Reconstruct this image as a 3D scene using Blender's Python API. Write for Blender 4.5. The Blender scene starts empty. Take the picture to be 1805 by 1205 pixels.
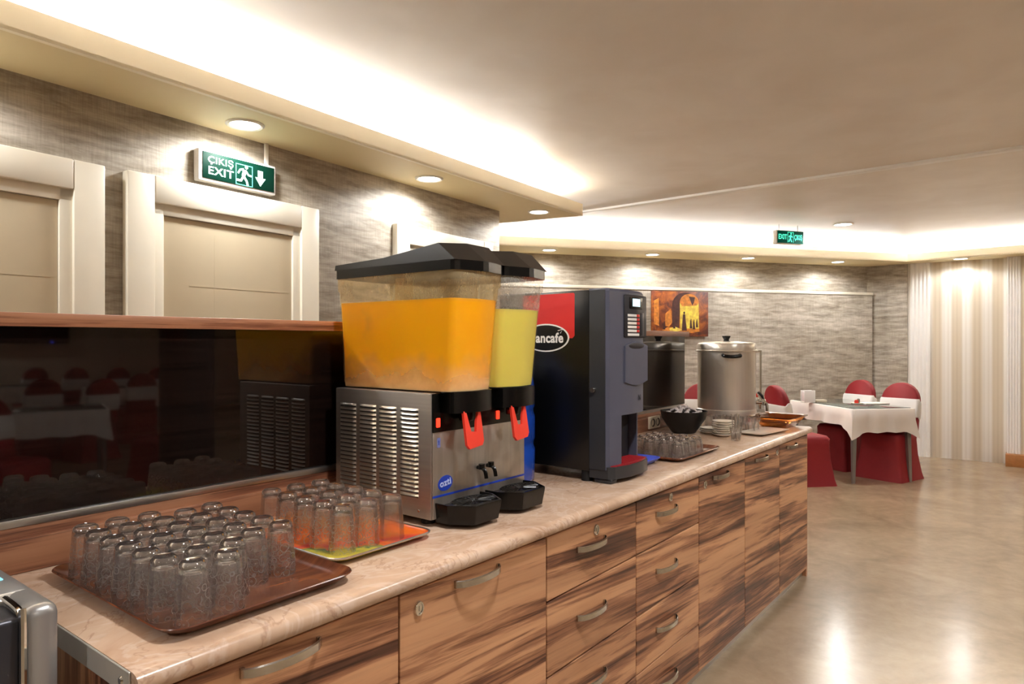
import bpy, bmesh, math, random
from mathutils import Vector, Matrix
random.seed(7)
C = bpy.context.scene.collection
S = bpy.context.scene
PI = math.pi

def lin(r, g, b):
    f = lambda c: (c/255/12.92) if c/255 <= .04045 else ((c/255+.055)/1.055)**2.4
    return (f(r), f(g), f(b), 1)

# ------------------------------------------------------------------ camera, world, exposure
cam = bpy.data.objects.new('camera', bpy.data.cameras.new('camera'))
C.objects.link(cam)
cam.location = (0, 0, 1.42)
cam.rotation_euler = (PI/2, 0, math.radians(37.8-90))
cam.data.sensor_width = 36
cam.data.lens = 36*1203/1805
cam.data.clip_start = .05
S.camera = cam
w = bpy.data.worlds.new('world'); S.world = w; w.use_nodes = True
w.node_tree.nodes['Background'].inputs[0].default_value = lin(255, 225, 190)
w.node_tree.nodes['Background'].inputs[1].default_value = .05
S.view_settings.view_transform = 'Standard'
S.view_settings.look = 'None'
S.view_settings.gamma = 1
S.view_settings.exposure = 1.74
S.cycles.max_bounces = 24
S.cycles.transmission_bounces = 24
S.cycles.transparent_max_bounces = 128
S.cycles.diffuse_bounces = 5
S.cycles.sample_clamp_indirect = 6
WARM = (1, 1.0, .99)
WHITE = (1, 1.01, 1.02)
P_SPOT, P_ROOM, P_COVE = 13.0, 42.0, 9.8

def area_light(name, a, b, width, power, z, col=WARM, up=True):
    a, b = Vector(a), Vector(b); d = b-a
    L = bpy.data.lights.new(name, 'AREA'); L.shape = 'RECTANGLE'
    L.size = d.length; L.size_y = width; L.energy = power*d.length; L.color = col
    o = bpy.data.objects.new(name, L); C.objects.link(o)
    m = (a+b)/2; o.location = (m.x, m.y, z)
    o.rotation_euler = (PI if up else 0, 0, math.atan2(d.y, d.x)*(1 if not up else 1))
    return o

# LED strips lying in the ceiling coves, shining up
ZS, ZF, ZC = 2.40, 2.49, 2.62
area_light('cove_light', (-3.5, 2.50), (4.20, 3.02), .03, P_COVE, 2.486)
area_light('cove_light', (4.30, 3.0), (4.10, 4.6), .03, P_COVE, 2.486)
area_light('cove_light', (5.0, 4.78), (9.66, 1.37), .03, P_COVE*.95, 2.486)
area_light('cove_light', (9.66, 1.30), (9.10, -5.0), .03, P_COVE*.95, 2.486)

# ------------------------------------------------------------------ mesh helpers
class MB:
    def __init__(s): s.bm = bmesh.new()
    def box(s, x0, x1, y0, y1, z0, z1, bev=0, seg=2):
        r = bmesh.ops.create_cube(s.bm, size=1)
        vs = r['verts']
        for v in vs:
            v.co = ((x0+x1)/2+v.co.x*(x1-x0), (y0+y1)/2+v.co.y*(y1-y0), (z0+z1)/2+v.co.z*(z1-z0))
        if bev:
            es = list({e for v in vs for e in v.link_edges})
            bmesh.ops.bevel(s.bm, geom=es, offset=bev, segments=seg, affect='EDGES', profile=.5)
        return s
    def lathe(s, prof, n=24, c=(0, 0, 0), closed=False, sx=1, sy=1):
        rings = []
        for r, z in prof:
            if r < 1e-6: rings.append([s.bm.verts.new((c[0], c[1], c[2]+z))])
            else: rings.append([s.bm.verts.new((c[0]+r*sx*math.cos(2*PI*k/n), c[1]+r*sy*math.sin(2*PI*k/n), c[2]+z)) for k in range(n)])
        pr = list(zip(rings, rings[1:]))
        if closed: pr.append((rings[-1], rings[0]))
        for a, b in pr:
            for k in range(n):
                k2 = (k+1) % n
                if len(a) == 1 and len(b) == 1: continue
                if len(a) == 1: s.bm.faces.new((a[0], b[k], b[k2]))
                elif len(b) == 1: s.bm.faces.new((a[k], b[0], a[k2]))
                else: s.bm.faces.new((a[k], b[k], b[k2], a[k2]))
        return s
    def loft(s, rings, cap0=True, cap1=True, loop=False):
        R = [[s.bm.verts.new(p) for p in r] for r in rings]
        n = len(R[0])
        pr = list(zip(R, R[1:]))
        if loop: pr.append((R[-1], R[0]))
        for a, b in pr:
            for k in range(n):
                k2 = (k+1) % n
                s.bm.faces.new((a[k], a[k2], b[k2], b[k]))
        if cap0 and not loop: s.bm.faces.new(list(reversed(R[0])))
        if cap1 and not loop: s.bm.faces.new(R[-1])
        return s
    def prism(s, pts, axis, a, b):
        """polygon extruded along an axis ('x','y','z')"""
        def mk(p, t):
            return {'x': (t, p[0], p[1]), 'y': (p[0], t, p[1]), 'z': (p[0], p[1], t)}[axis]
        return s.loft([[mk(p, a) for p in pts], [mk(p, b) for p in pts]])
    def tube(s, pts, r, n=8, sub=1, rs=None):
        P = [Vector(p) for p in pts]
        if sub > 1:
            Q = []
            for i in range(len(P)-1):
                p0, p1, p2, p3 = P[max(i-1, 0)], P[i], P[i+1], P[min(i+2, len(P)-1)]
                for k in range(sub):
                    t = k/sub
                    Q.append(.5*((2*p1)+(p2-p0)*t+(2*p0-5*p1+4*p2-p3)*t*t+(3*p1-p0-3*p2+p3)*t**3))
            Q.append(P[-1]); P = Q
        rings = []
        up = Vector((0, 0, 1))
        for i, p in enumerate(P):
            d = (P[min(i+1, len(P)-1)]-P[max(i-1, 0)]).normalized()
            a = d.cross(up)
            if a.length < 1e-3: a = d.cross(Vector((1, 0, 0)))
            a.normalize(); b = a.cross(d).normalized()
            rr = r if rs is None else rs[min(int(i*len(rs)/len(P)), len(rs)-1)]
            rings.append([p+a*rr*math.cos(2*PI*k/n)+b*rr*math.sin(2*PI*k/n) for k in range(n)])
        return s.loft(rings)
    def ellip(s, c, rx, ry, rz, n=12, m=8):
        prof = [(math.sin(PI*k/m), -math.cos(PI*k/m)) for k in range(m+1)]
        prof = [(0 if r < 1e-6 else r, z) for r, z in prof]
        before = set(s.bm.verts)
        s.lathe(prof, n)
        for v in set(s.bm.verts)-before:
            v.co = (c[0]+v.co.x*rx, c[1]+v.co.y*ry, c[2]+v.co.z*rz)
        return s
    def xf(s, M):
        bmesh.ops.transform(s.bm, matrix=M, verts=s.bm.verts); return s
    def bevel(s, off, seg=2, ang=30):
        es = [e for e in s.bm.edges if len(e.link_faces) == 2 and e.calc_face_angle(0) > math.radians(ang)]
        bmesh.ops.bevel(s.bm, geom=es, offset=off, segments=seg, affect='EDGES', profile=.5); return s
    def mesh(s, name, mat, smooth=35):
        bmesh.ops.recalc_face_normals(s.bm, faces=s.bm.faces)
        me = bpy.data.meshes.new(name); s.bm.to_mesh(me); s.bm.free()
        if mat: me.materials.append(mat)
        if smooth:
            me.shade_smooth(); me.set_sharp_from_angle(angle=math.radians(smooth))
        return me
    def build(s, name, mat, parent=None, loc=(0, 0, 0), rz=0, smooth=35):
        return put(name, s.mesh(name, mat, smooth), parent, loc, rz)

def put(name, me, parent=None, loc=(0, 0, 0), rz=0):
    o = bpy.data.objects.new(name, me); C.objects.link(o)
    o.location = loc; o.rotation_euler = (0, 0, rz)
    if parent: o.parent = parent
    return o

def tag(o, label=None, cat=None, group=None, kind=None):
    if label: o['label'] = label
    if cat: o['category'] = cat
    if group: o['group'] = group
    if kind: o['kind'] = kind
    return o

def thing(name, label, cat, loc=(0, 0, 0), rz=0, group=None):
    o = bpy.data.objects.new(name, None); C.objects.link(o)
    o.empty_display_size = .05
    o.location = loc; o.rotation_euler = (0, 0, rz)
    return tag(o, label, cat, group)

def struct(name, mb, m, loc=(0, 0, 0), rz=0, parent=None, smooth=35):
    o = mb.build(name, m, parent, loc, rz, smooth)
    if not parent: o['kind'] = 'structure'
    return o

def dup(root, loc=None, rz=None, label=None):
    r = root.copy(); C.objects.link(r)
    if loc is not None: r.location = loc
    if rz is not None: r.rotation_euler = (0, 0, rz)
    if label: r['label'] = label
    for ch in list(root.children):
        c = ch.copy(); C.objects.link(c); c.parent = r
        for g in list(ch.children):
            d = g.copy(); C.objects.link(d); d.parent = c
    return r

def rrect(w, d, r, n=5, z=0, cx=0, cy=0):
    p = []
    for sx, sy, a0 in ((1, 1, 0), (-1, 1, PI/2), (-1, -1, PI), (1, -1, 1.5*PI)):
        for k in range(n+1):
            a = a0+PI/2*k/n
            p.append((cx+sx*(w/2-r)+r*math.cos(a), cy+sy*(d/2-r)+r*math.sin(a), z))
    return p

def text_mesh(body, size, m, extrude=.0004, bold=0.0, xscale=1.0, align='CENTER'):
    cu = bpy.data.curves.new('lettering', 'FONT'); cu.body = body; cu.size = size
    cu.align_x = align; cu.align_y = 'CENTER'; cu.extrude = extrude; cu.offset = bold; cu.resolution_u = 4; cu.space_character = 1.06
    t = bpy.data.objects.new('lettering', cu); C.objects.link(t)
    dg = bpy.context.evaluated_depsgraph_get(); dg.update()
    me = bpy.data.meshes.new_from_object(t.evaluated_get(dg))
    bpy.data.objects.remove(t)
    for v in me.vertices: v.co.x *= xscale
    me.materials.clear(); me.materials.append(m)
    return me
def face_to(me, M):
    me.transform(M); return me
# maps text plane (x right, y up) on a vertical plane facing -Y / facing -X
TO_NY = Matrix.Rotation(PI/2, 4, 'X')
TO_NX = Matrix.Rotation(-PI/2, 4, 'Z') @ Matrix.Rotation(PI/2, 4, 'X')

# ------------------------------------------------------------------ materials
def nt(name):
    m = bpy.data.materials.new(name); m.use_nodes = True
    t = m.node_tree
    return m, t, t.nodes['Principled BSDF']
def N(t, typ, **kw):
    n = t.nodes.new(typ)
    for k, v in kw.items():
        if k in n.inputs: n.inputs[k].default_value = v
        else: setattr(n, k, v)
    return n
def ramp(t, src, stops, interp='LINEAR'):
    r = t.nodes.new('ShaderNodeValToRGB'); r.color_ramp.interpolation = interp
    e = r.color_ramp.elements
    while len(e) < len(stops): e.new(.5)
    for i, (p, c) in enumerate(stops): e[i].position = p; e[i].color = c
    t.links.new(src, r.inputs[0]); return r
def coords(t, scale=(1, 1, 1), rot=(0, 0, 0), rnd=False, what='Object'):
    tc = t.nodes.new('ShaderNodeTexCoord'); out = tc.outputs[what]
    if rnd:
        oi = t.nodes.new('ShaderNodeObjectInfo')
        ad = N(t, 'ShaderNodeVectorMath', operation='ADD')
        mu = N(t, 'ShaderNodeVectorMath', operation='SCALE'); mu.inputs[0].default_value = (3.1, 1.7, 5.3)
        t.links.new(oi.outputs['Random'], mu.inputs['Scale'])
        t.links.new(out, ad.inputs[0]); t.links.new(mu.outputs[0], ad.inputs[1]); out = ad.outputs[0]
    mp = t.nodes.new('ShaderNodeMapping'); mp.inputs['Rotation'].default_value = rot
    t.links.new(out, mp.inputs[0])
    m2 = t.nodes.new('ShaderNodeMapping'); m2.inputs['Scale'].default_value = scale
    t.links.new(mp.outputs[0], m2.inputs[0])
    return m2.outputs[0]
def noise(t, vec, scale=1, detail=4, rough=.55, dist=0):
    n = N(t, 'ShaderNodeTexNoise', Scale=scale, Detail=detail, Roughness=rough, Distortion=dist)
    t.links.new(vec, n.inputs['Vector']); return n.outputs[0]
def mix(t, fac, a, b, mode='MIX'):
    n = t.nodes.new('ShaderNodeMix'); n.data_type = 'RGBA'; n.blend_type = mode
    for v, s in ((fac, n.inputs[0]), (a, n.inputs[6]), (b, n.inputs[7])):
        if isinstance(v, (int, float, tuple)): s.default_value = v
        else: t.links.new(v, s)
    return n.outputs[2]
def bump(t, p, h, strength=.2, dist=.002):
    b = N(t, 'ShaderNodeBump', Strength=strength, Distance=dist)
    t.links.new(h, b.inputs['Height']); t.links.new(b.outputs[0], p.inputs['Normal']); return b

def simple(name, col, rough=.5, metal=0, var=.06, scale=8, bmp=0, spec=.5, coat=0):
    m, t, p = nt(name)
    n = noise(t, coords(t), scale, 3)
    c = lin(*col)
    lo = tuple(x*(1-var) for x in c[:3])+(1,); hi = tuple(min(1, x*(1+var)) for x in c[:3])+(1,)
    r = ramp(t, n, [(.3, lo), (.7, hi)])
    t.links.new(r.outputs[0], p.inputs['Base Color'])
    p.inputs['Roughness'].default_value = rough; p.inputs['Metallic'].default_value = metal
    p.inputs['Specular IOR Level'].default_value = spec; p.inputs['Coat Weight'].default_value = coat
    if bmp: bump(t, p, n, bmp)
    return m
def emit(name, col, strength):
    m, t, p = nt(name)
    p.inputs['Base Color'].default_value = lin(*col)
    p.inputs['Emission Color'].default_value = lin(*col); p.inputs['Emission Strength'].default_value = strength; p.inputs['Specular IOR Level'].default_value = .08
    return m

def brushed(name, col, rough=.28, axis='z', var=.12, metal=1):
    m, t, p = nt(name)
    sc = {'z': (90, 90, 1.5), 'x': (1.5, 90, 90), 'y': (90, 1.5, 90)}[axis]
    n = noise(t, coords(t, sc), 1, 2)
    c = lin(*col)
    r = ramp(t, n, [(.3, tuple(x*(1-var) for x in c[:3])+(1,)), (.7, c)])
    t.links.new(r.outputs[0], p.inputs['Base Color'])
    p.inputs['Metallic'].default_value = metal; p.inputs['Roughness'].default_value = rough
    bump(t, p, n, .06, .0005)
    return m

def zebrano(name, along='x', tilt=-3.5, dark=1.0, bright=1.0, rough=.38, rnd=True, warm=1.0):
    m, t, p = nt(name)
    if along == 'x': s1, s2, rot = (.95, 6, 17), (1.5, 10, 95), (0, math.radians(tilt), 0)
    else: s1, s2, rot = (15, 15, 1.1), (75, 75, 2), (0, 0, 0)
    n1 = noise(t, coords(t, s1, rot, rnd), 1, 6, .62, .35)
    n2 = noise(t, coords(t, s2, rot, rnd), 1, 4, .6, .35)
    n3 = noise(t, coords(t, tuple(v*.45 for v in s1), rot, rnd), 1, 2)
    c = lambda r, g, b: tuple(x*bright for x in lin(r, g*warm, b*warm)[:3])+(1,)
    base = ramp(t, n1, [(.35, c(84, 52, 38)), (.425, c(112, 70, 50)), (.462, c(150, 100, 70)), (.515, c(174, 122, 88)), (.55, c(204, 151, 110)), (.72, c(212, 162, 120))])
    fine = ramp(t, n2, [(.40, (.36, .28, .24, 1)), (.50, (1, 1, 1, 1))])
    msk = ramp(t, n1, [(.46, (1, 1, 1, 1)), (.59, (.12, .12, .12, 1))])
    c1 = mix(t, msk.outputs[0], base.outputs[0], mix(t, 1.0, base.outputs[0], fine.outputs[0], 'MULTIPLY'))
    big = ramp(t, n3, [(.36, (.74, .70, .68, 1)), (.58, (1, 1, 1, 1))])
    c2 = mix(t, 1.0, c1, big.outputs[0], 'MULTIPLY')
    t.links.new(c2, p.inputs['Base Color'])
    p.inputs['Roughness'].default_value = rough
    bump(t, p, n2, .08, .0006)
    return m

def wallpaper(name):
    m, t, p = nt(name)
    a = noise(t, coords(t, (4, 4, 24)), 1, 6, .65, .3)
    b = noise(t, coords(t, (150, 150, 9)), 1, 2)
    d = noise(t, coords(t, (9, 9, 170)), 1, 2)
    g = noise(t, coords(t, (1.3, 1.3, 2.2)), 1, 3)
    r = ramp(t, a, [(.28, lin(136, 126, 112)), (.45, lin(176, 166, 152)), (.58, lin(200, 191, 178)), (.75, lin(220, 213, 202))])
    th = ramp(t, b, [(.3, (.76, .76, .75, 1)), (.65, (1, 1, 1, 1))])
    hh = ramp(t, d, [(.3, (.84, .84, .83, 1)), (.65, (1, 1, 1, 1))])
    bl = ramp(t, g, [(.34, (.74, .70, .64, 1)), (.62, (1, 1, 1, 1))])
    c = mix(t, .8, r.outputs[0], th.outputs[0], 'MULTIPLY')
    c = mix(t, .8, c, hh.outputs[0], 'MULTIPLY')
    c = mix(t, .8, c, bl.outputs[0], 'MULTIPLY')
    t.links.new(c, p.inputs['Base Color'])
    p.inputs['Roughness'].default_value = .62
    bump(t, p, b, .15, .001)
    return m

def stripes(name):
    m, t, p = nt(name)
    v = coords(t, (1, 1, 1))
    sx = t.nodes.new('ShaderNodeSeparateXYZ'); t.links.new(v, sx.inputs[0])
    cmb = t.nodes.new('ShaderNodeCombineXYZ'); t.links.new(sx.outputs[1], cmb.inputs[0])
    wv = N(t, 'ShaderNodeTexWave', wave_type='BANDS', bands_direction='X', Scale=1.55, Distortion=0)
    t.links.new(cmb.outputs[0], wv.inputs['Vector'])
    w2 = N(t, 'ShaderNodeTexWave', wave_type='BANDS', bands_direction='X', Scale=7.0, Distortion=0)
    t.links.new(cmb.outputs[0], w2.inputs['Vector'])
    r = ramp(t, wv.outputs[0], [(.28, lin(214, 201, 181)), (.40, lin(221, 210, 194)), (.55, lin(227, 219, 206)), (.68, lin(238, 233, 226))])
    r2 = ramp(t, w2.outputs[0], [(.2, (.93, .92, .90, 1)), (.5, (1, 1, 1, 1))])
    c = mix(t, 1, r.outputs[0], r2.outputs[0], 'MULTIPLY')
    t.links.new(c, p.inputs['Base Color'])
    p.inputs['Roughness'].default_value = .5
    return m

def marble_top(name):
    m, t, p = nt(name)
    v = coords(t)
    n = noise(t, v, 3.2, 8, .6, .9)
    n2 = noise(t, coords(t, (1, 1.6, 1), (0, 0, .5)), 3.2, 6, .55, 2.2)
    r = ramp(t, n, [(.28, lin(176, 140, 114)), (.45, lin(198, 166, 140)), (.6, lin(208, 178, 153)), (.75, lin(216, 190, 168))])
    ve = ramp(t, n2, [(.46, (0, 0, 0, 1)), (.495, (.3, .3, .3, 1)), (.505, (.3, .3, .3, 1)), (.54, (0, 0, 0, 1))])
    c = mix(t, ve.outputs[0], r.outputs[0], lin(226, 205, 190))
    n3 = noise(t, v, 2.1, 5, .6, 2.5)
    ve2 = ramp(t, n3, [(.485, (0, 0, 0, 1)), (.5, (.4, .4, .4, 1)), (.515, (0, 0, 0, 1))])
    c = mix(t, ve2.outputs[0], c, lin(140, 98, 76))
    t.links.new(c, p.inputs['Base Color'])
    p.inputs['Roughness'].default_value = .24
    return m

def floor_mat(name):
    m, t, p = nt(name)
    n = noise(t, coords(t), 2.6, 8, .62, .8)
    n2 = noise(t, coords(t), 14, 4, .6)
    r = ramp(t, n, [(.3, lin(148, 127, 102)), (.5, lin(162, 140, 114)), (.7, lin(174, 153, 126))])
    f = ramp(t, n2, [(.3, (.88, .87, .86, 1)), (.7, (1, 1, 1, 1))])
    t.links.new(mix(t, 1, r.outputs[0], f.outputs[0], 'MULTIPLY'), p.inputs['Base Color'])
    rr = ramp(t, n2, [(.3, (.19, .19, .19, 1)), (.7, (.21, .21, .21, 1))])
    t.links.new(rr.outputs[0], p.inputs['Roughness'])
    bump(t, p, n, .05, .003)
    return m

def ceiling_mat(name):
    m, t, p = nt(name)
    n = noise(t, coords(t), 2.2, 3, .5, .4)
    r = ramp(t, n, [(.35, lin(228, 220, 210)), (.65, lin(236, 230, 222))])
    t.links.new(r.outputs[0], p.inputs['Base Color']); p.inputs['Roughness'].default_value = .45
    bump(t, p, n, .35, .02)
    return m

def clear_glass(name, col=(1, 1, 1, 1), thin=.45, swirl=False, rough=0.0, ior=1.46, veil=0, mirror=.035):
    """mirror-like at glancing angles, otherwise partly straight-through and partly refracting; 'swirl' adds raised curls"""
    m, t, p = nt(name); t.nodes.remove(p)
    tr = t.nodes.new('ShaderNodeBsdfTransparent'); tr.inputs[0].default_value = tuple(.25+.75*c for c in col[:3])+(1,)
    rf = N(t, 'ShaderNodeBsdfRefraction', Roughness=rough, IOR=ior); rf.inputs['Color'].default_value = col
    gl = N(t, 'ShaderNodeBsdfGlossy', Roughness=max(rough, .015)); gl.inputs['Color'].default_value = (1, 1, 1, 1)
    lw = N(t, 'ShaderNodeLayerWeight', Blend=.5)
    pw = N(t, 'ShaderNodeMath', operation='POWER'); t.links.new(lw.outputs['Facing'], pw.inputs[0]); pw.inputs[1].default_value = 3.2
    fr = N(t, 'ShaderNodeMath', operation='MULTIPLY_ADD'); t.links.new(pw.outputs[0], fr.inputs[0]); fr.inputs[1].default_value = .75; fr.inputs[2].default_value = mirror
    a = t.nodes.new('ShaderNodeMixShader'); a.inputs[0].default_value = 1-thin
    t.links.new(tr.outputs[0], a.inputs[1]); t.links.new(rf.outputs[0], a.inputs[2])
    b = t.nodes.new('ShaderNodeMixShader'); t.links.new(fr.outputs[0], b.inputs[0])
    t.links.new(a.outputs[0], b.inputs[1]); t.links.new(gl.outputs[0], b.inputs[2])
    out = b.outputs[0]
    if veil:
        tv = t.nodes.new('ShaderNodeBsdfTranslucent'); dv = t.nodes.new('ShaderNodeBsdfDiffuse')
        ve = t.nodes.new('ShaderNodeMixShader'); t.links.new(tv.outputs[0], ve.inputs[1]); t.links.new(dv.outputs[0], ve.inputs[2])
        vv = t.nodes.new('ShaderNodeMixShader'); vv.inputs[0].default_value = veil
        t.links.new(out, vv.inputs[1]); t.links.new(ve.outputs[0], vv.inputs[2]); out = vv.outputs[0]
    if swirl:
        v = coords(t, (1, 1, 1), rnd=True)
        vo = N(t, 'ShaderNodeTexVoronoi', feature='F1', Scale=58)
        t.links.new(v, vo.inputs['Vector'])
        s = N(t, 'ShaderNodeMath', operation='MULTIPLY'); s.inputs[1].default_value = 15
        t.links.new(vo.outputs['Distance'], s.inputs[0])
        sn = N(t, 'ShaderNodeMath', operation='SINE'); t.links.new(s.outputs[0], sn.inputs[0])
        tc = t.nodes.new('ShaderNodeTexCoord'); sp = t.nodes.new('ShaderNodeSeparateXYZ'); t.links.new(tc.outputs['Object'], sp.inputs[0])
        band = ramp(t, sp.outputs[2], [(.004, (1, 1, 1, 1)), (.078, (1, 1, 1, 1)), (.092, (0, 0, 0, 1))])
        ln = ramp(t, sn.outputs[0], [(.62, (0, 0, 0, 1)), (.95, (.36, .36, .36, 1))])
        fac = mix(t, 1.0, ln.outputs[0], band.outputs[0], 'MULTIPLY')
        bp = N(t, 'ShaderNodeBump', Strength=.25, Distance=.0006)
        t.links.new(fac, bp.inputs['Height'])
        t.links.new(bp.outputs[0], gl.inputs['Normal'])
        g2 = N(t, 'ShaderNodeBsdfGlossy', Roughness=.45); d2 = t.nodes.new('ShaderNodeBsdfTranslucent')
        mm = t.nodes.new('ShaderNodeMixShader'); t.links.new(g2.outputs[0], mm.inputs[1]); t.links.new(d2.outputs[0], mm.inputs[2])
        c = t.nodes.new('ShaderNodeMixShader'); t.links.new(fac, c.inputs[0])
        t.links.new(out, c.inputs[1]); t.links.new(mm.outputs[0], c.inputs[2]); out = c.outputs[0]
    t.links.new(out, t.nodes['Material Output'].inputs['Surface'])
    return m

def frosted(name, tint, amount, level, zlo=None, film_amt=.5, clear=(1, 1, 1, 1)):
    """clear plastic with mist of condensation: part see-through, part milky"""
    m, t, p = nt(name)
    p.inputs['Base Color'].default_value = tint; p.inputs['Roughness'].default_value = .12
    tr = t.nodes.new('ShaderNodeBsdfTransparent'); tr.inputs[0].default_value = clear
    tl = t.nodes.new('ShaderNodeBsdfTranslucent'); tl.inputs[0].default_value = tint
    add = t.nodes.new('ShaderNodeMixShader'); add.inputs[0].default_value = .06
    t.links.new(p.outputs[0], add.inputs[1]); t.links.new(tl.outputs[0], add.inputs[2])
    mx = t.nodes.new('ShaderNodeMixShader')
    v = coords(t)
    n = noise(t, v, 9, 5, .6)
    n2 = noise(t, coords(t, (260, 260, 120)), 1, 2)
    r = ramp(t, n, [(.35, (amount*.75,)*3+(1,)), (.65, (amount*1.2,)*3+(1,))])
    fac = mix(t, .5, r.outputs[0], ramp(t, n2, [(.4, (0, 0, 0, 1)), (.75, (amount*.6,)*3+(1,))]).outputs[0], 'ADD')
    sp0 = t.nodes.new('ShaderNodeSeparateXYZ'); t.links.new(v, sp0.inputs[0])
    ml = N(t, 'ShaderNodeMapRange'); ml.inputs[1].default_value = level-.01; ml.inputs[2].default_value = level+.01
    ml.inputs[3].default_value = .12; ml.inputs[4].default_value = 1
    t.links.new(sp0.outputs[2], ml.inputs[0])
    fac = mix(t, 1.0, fac, ml.outputs[0], 'MULTIPLY')
    if zlo:
        sp = t.nodes.new('ShaderNodeSeparateXYZ'); t.links.new(v, sp.inputs[0])
        mr = N(t, 'ShaderNodeMapRange'); mr.inputs[1].default_value = zlo[0]; mr.inputs[2].default_value = zlo[1]
        mr.inputs[3].default_value = .62; mr.inputs[4].default_value = .0
        t.links.new(sp.outputs[2], mr.inputs[0])
        ad = N(t, 'ShaderNodeMath', operation='SUBTRACT'); t.links.new(noise(t, coords(t, (7, 7, 8)), 1, 6, .55), ad.inputs[0]); ad.inputs[1].default_value = .62
        a2 = N(t, 'ShaderNodeMath', operation='ADD'); t.links.new(mr.outputs[0], a2.inputs[0]); t.links.new(ad.outputs[0], a2.inputs[1])
        rr = ramp(t, a2.outputs[0], [(.0, (0, 0, 0, 1)), (.5, (film_amt,)*3+(1,))])
        fac = mix(t, 1.0, fac, rr.outputs[0], 'ADD')
    t.links.new(fac, mx.inputs[0])
    t.links.new(tr.outputs[0], mx.inputs[1]); t.links.new(add.outputs[0], mx.inputs[2])
    t.links.new(mx.outputs[0], t.nodes['Material Output'].inputs['Surface'])
    return m

M = {}
M['wallpaper'] = wallpaper('stone_wallpaper')
M['stripes'] = stripes('striped_wallpaper')
M['ceiling'] = ceiling_mat('ceiling_plaster')
M['soffit'] = simple('soffit_paint', (232, 216, 172), .5, var=.02, scale=3)
M['fascia'] = simple('fascia_paint', (250, 240, 216), .5, var=.02, scale=3)
M['floor'] = floor_mat('polished_floor')
M['door'] = simple('cream_door', (208, 193, 164), .35, var=.02)
M['frame'] = simple('white_frame', (236, 228, 210), .35, var=.02)
M['white_trim'] = simple('white_trim', (242, 240, 237), .4, var=.02)
M['oak'] = simple('oak_board', (168, 112, 62), .4, var=.15, scale=20)
M['zeb'] = zebrano('zebrano_front')
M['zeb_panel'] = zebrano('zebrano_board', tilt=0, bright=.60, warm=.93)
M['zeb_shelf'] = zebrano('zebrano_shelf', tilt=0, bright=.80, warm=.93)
M['zeb_end'] = zebrano('zebrano_upright', along='z', bright=1.1)
M['marble'] = marble_top('beige_marble_laminate')
M['alu'] = brushed('aluminium', (196, 194, 190), .32, 'x')
M['alu_y'] = simple('aluminium_edge', (186, 182, 174), .35, .25)
M['steel'] = brushed('brushed_steel', (190, 182, 172), .42, 'z', .12, .85)
M['steel_side'] = brushed('steel_side', (176, 170, 164), .5, 'y')
M['louver'] = brushed('louver_steel', (226, 222, 214), .36, 'y')
M['handle'] = brushed('satin_nickel', (200, 196, 190), .2, 'x')
M['urn'] = brushed('urn_steel', (244, 238, 230), .30, 'z', .06, .7)
M['chrome'] = simple('chrome', (215, 215, 212), .08, 1)
M['black'] = simple('black_plastic', (7, 7, 7), .25, spec=.35)
M['black_lid'] = simple('black_lid_plastic', (9, 8, 8), .26, spec=.4)
M['black_matte'] = simple('black_matte', (18, 17, 17), .6)
def panel_glass():
    m, t, p = nt('black_gloss_panel')
    n = noise(t, coords(t, (3, 3, 150)), 1, 3)
    r = ramp(t, n, [(.35, lin(16, 9, 7)), (.7, lin(30, 18, 14))])
    t.links.new(r.outputs[0], p.inputs['Base Color'])
    p.inputs['Roughness'].default_value = .03; p.inputs['IOR'].default_value = 1.65
    return m
M['panel'] = panel_glass()
M['gap'] = simple('dark_gap', (40, 26, 18), .8)
M['red_lever'] = simple('red_lever', (232, 62, 44), .4)
M['tumbler'] = clear_glass('tumbler_glass', (.992, .992, .992, 1), .72, swirl=True, veil=.012)
M['glass_base'] = clear_glass('thick_glass_base', (.995, .995, .995, 1), .35, veil=.03, mirror=.20)
M['tumbler_plain'] = clear_glass('plain_glass', (.992, .992, .99, 1), .72, veil=.015)
M['tank_orange'] = frosted('misted_plastic_orange', lin(250, 226, 178), .26, 1.541, zlo=(1.28, 1.40), film_amt=.5, clear=(1, .95, .80, 1))
M['tank_lemon'] = frosted('misted_plastic', lin(240, 234, 222), .30, 1.519)
def juice(name, col, deep):
    m, t, p = nt(name)
    n = noise(t, coords(t, (3, 3, 2)), 1, 3)
    r = ramp(t, n, [(.3, lin(*deep)), (.7, lin(*col))])
    t.links.new(r.outputs[0], p.inputs['Base Color']); p.inputs['Roughness'].default_value = .3
    p.inputs['Subsurface Weight'].default_value = .35; p.inputs['Subsurface Radius'].default_value = (.05, .03, .01)
    return m
M['orange'] = juice('orange_juice', (255, 190, 6), (255, 178, 0))
M['lemon'] = juice('lemon_drink', (232, 214, 92), (220, 202, 84))
M['led_red'] = emit('red_indicator', (255, 50, 30), .8)
M['bluepaint'] = simple('blue_print', (28, 60, 170), .4)
M['whiteprint'] = simple('white_print', (236, 232, 226), .5)
M['logo_letter'] = simple('logo_letter', (176, 188, 236), .4)
M['greyprint'] = simple('grey_print', (120, 130, 190), .5)
M['coffee_black'] = simple('coffee_black', (9, 9, 10), .3)
M['coffee_side'] = simple('coffee_charcoal', (50, 51, 54), .38)
M['coffee_front'] = simple('coffee_slate', (78, 80, 96), .4)
M['coffee_dark'] = simple('coffee_niche', (34, 32, 38), .5)
M['red_panel'] = simple('red_sticker', (206, 40, 40), .35)
M['red_grate'] = simple('red_grate', (150, 26, 34), .4)
M['lcd'] = emit('lcd_screen', (190, 232, 250), .4)
M['jug'] = simple('blue_bottle_plastic', (34, 84, 196), .2, var=.2, scale=4, coat=.4)
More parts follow.
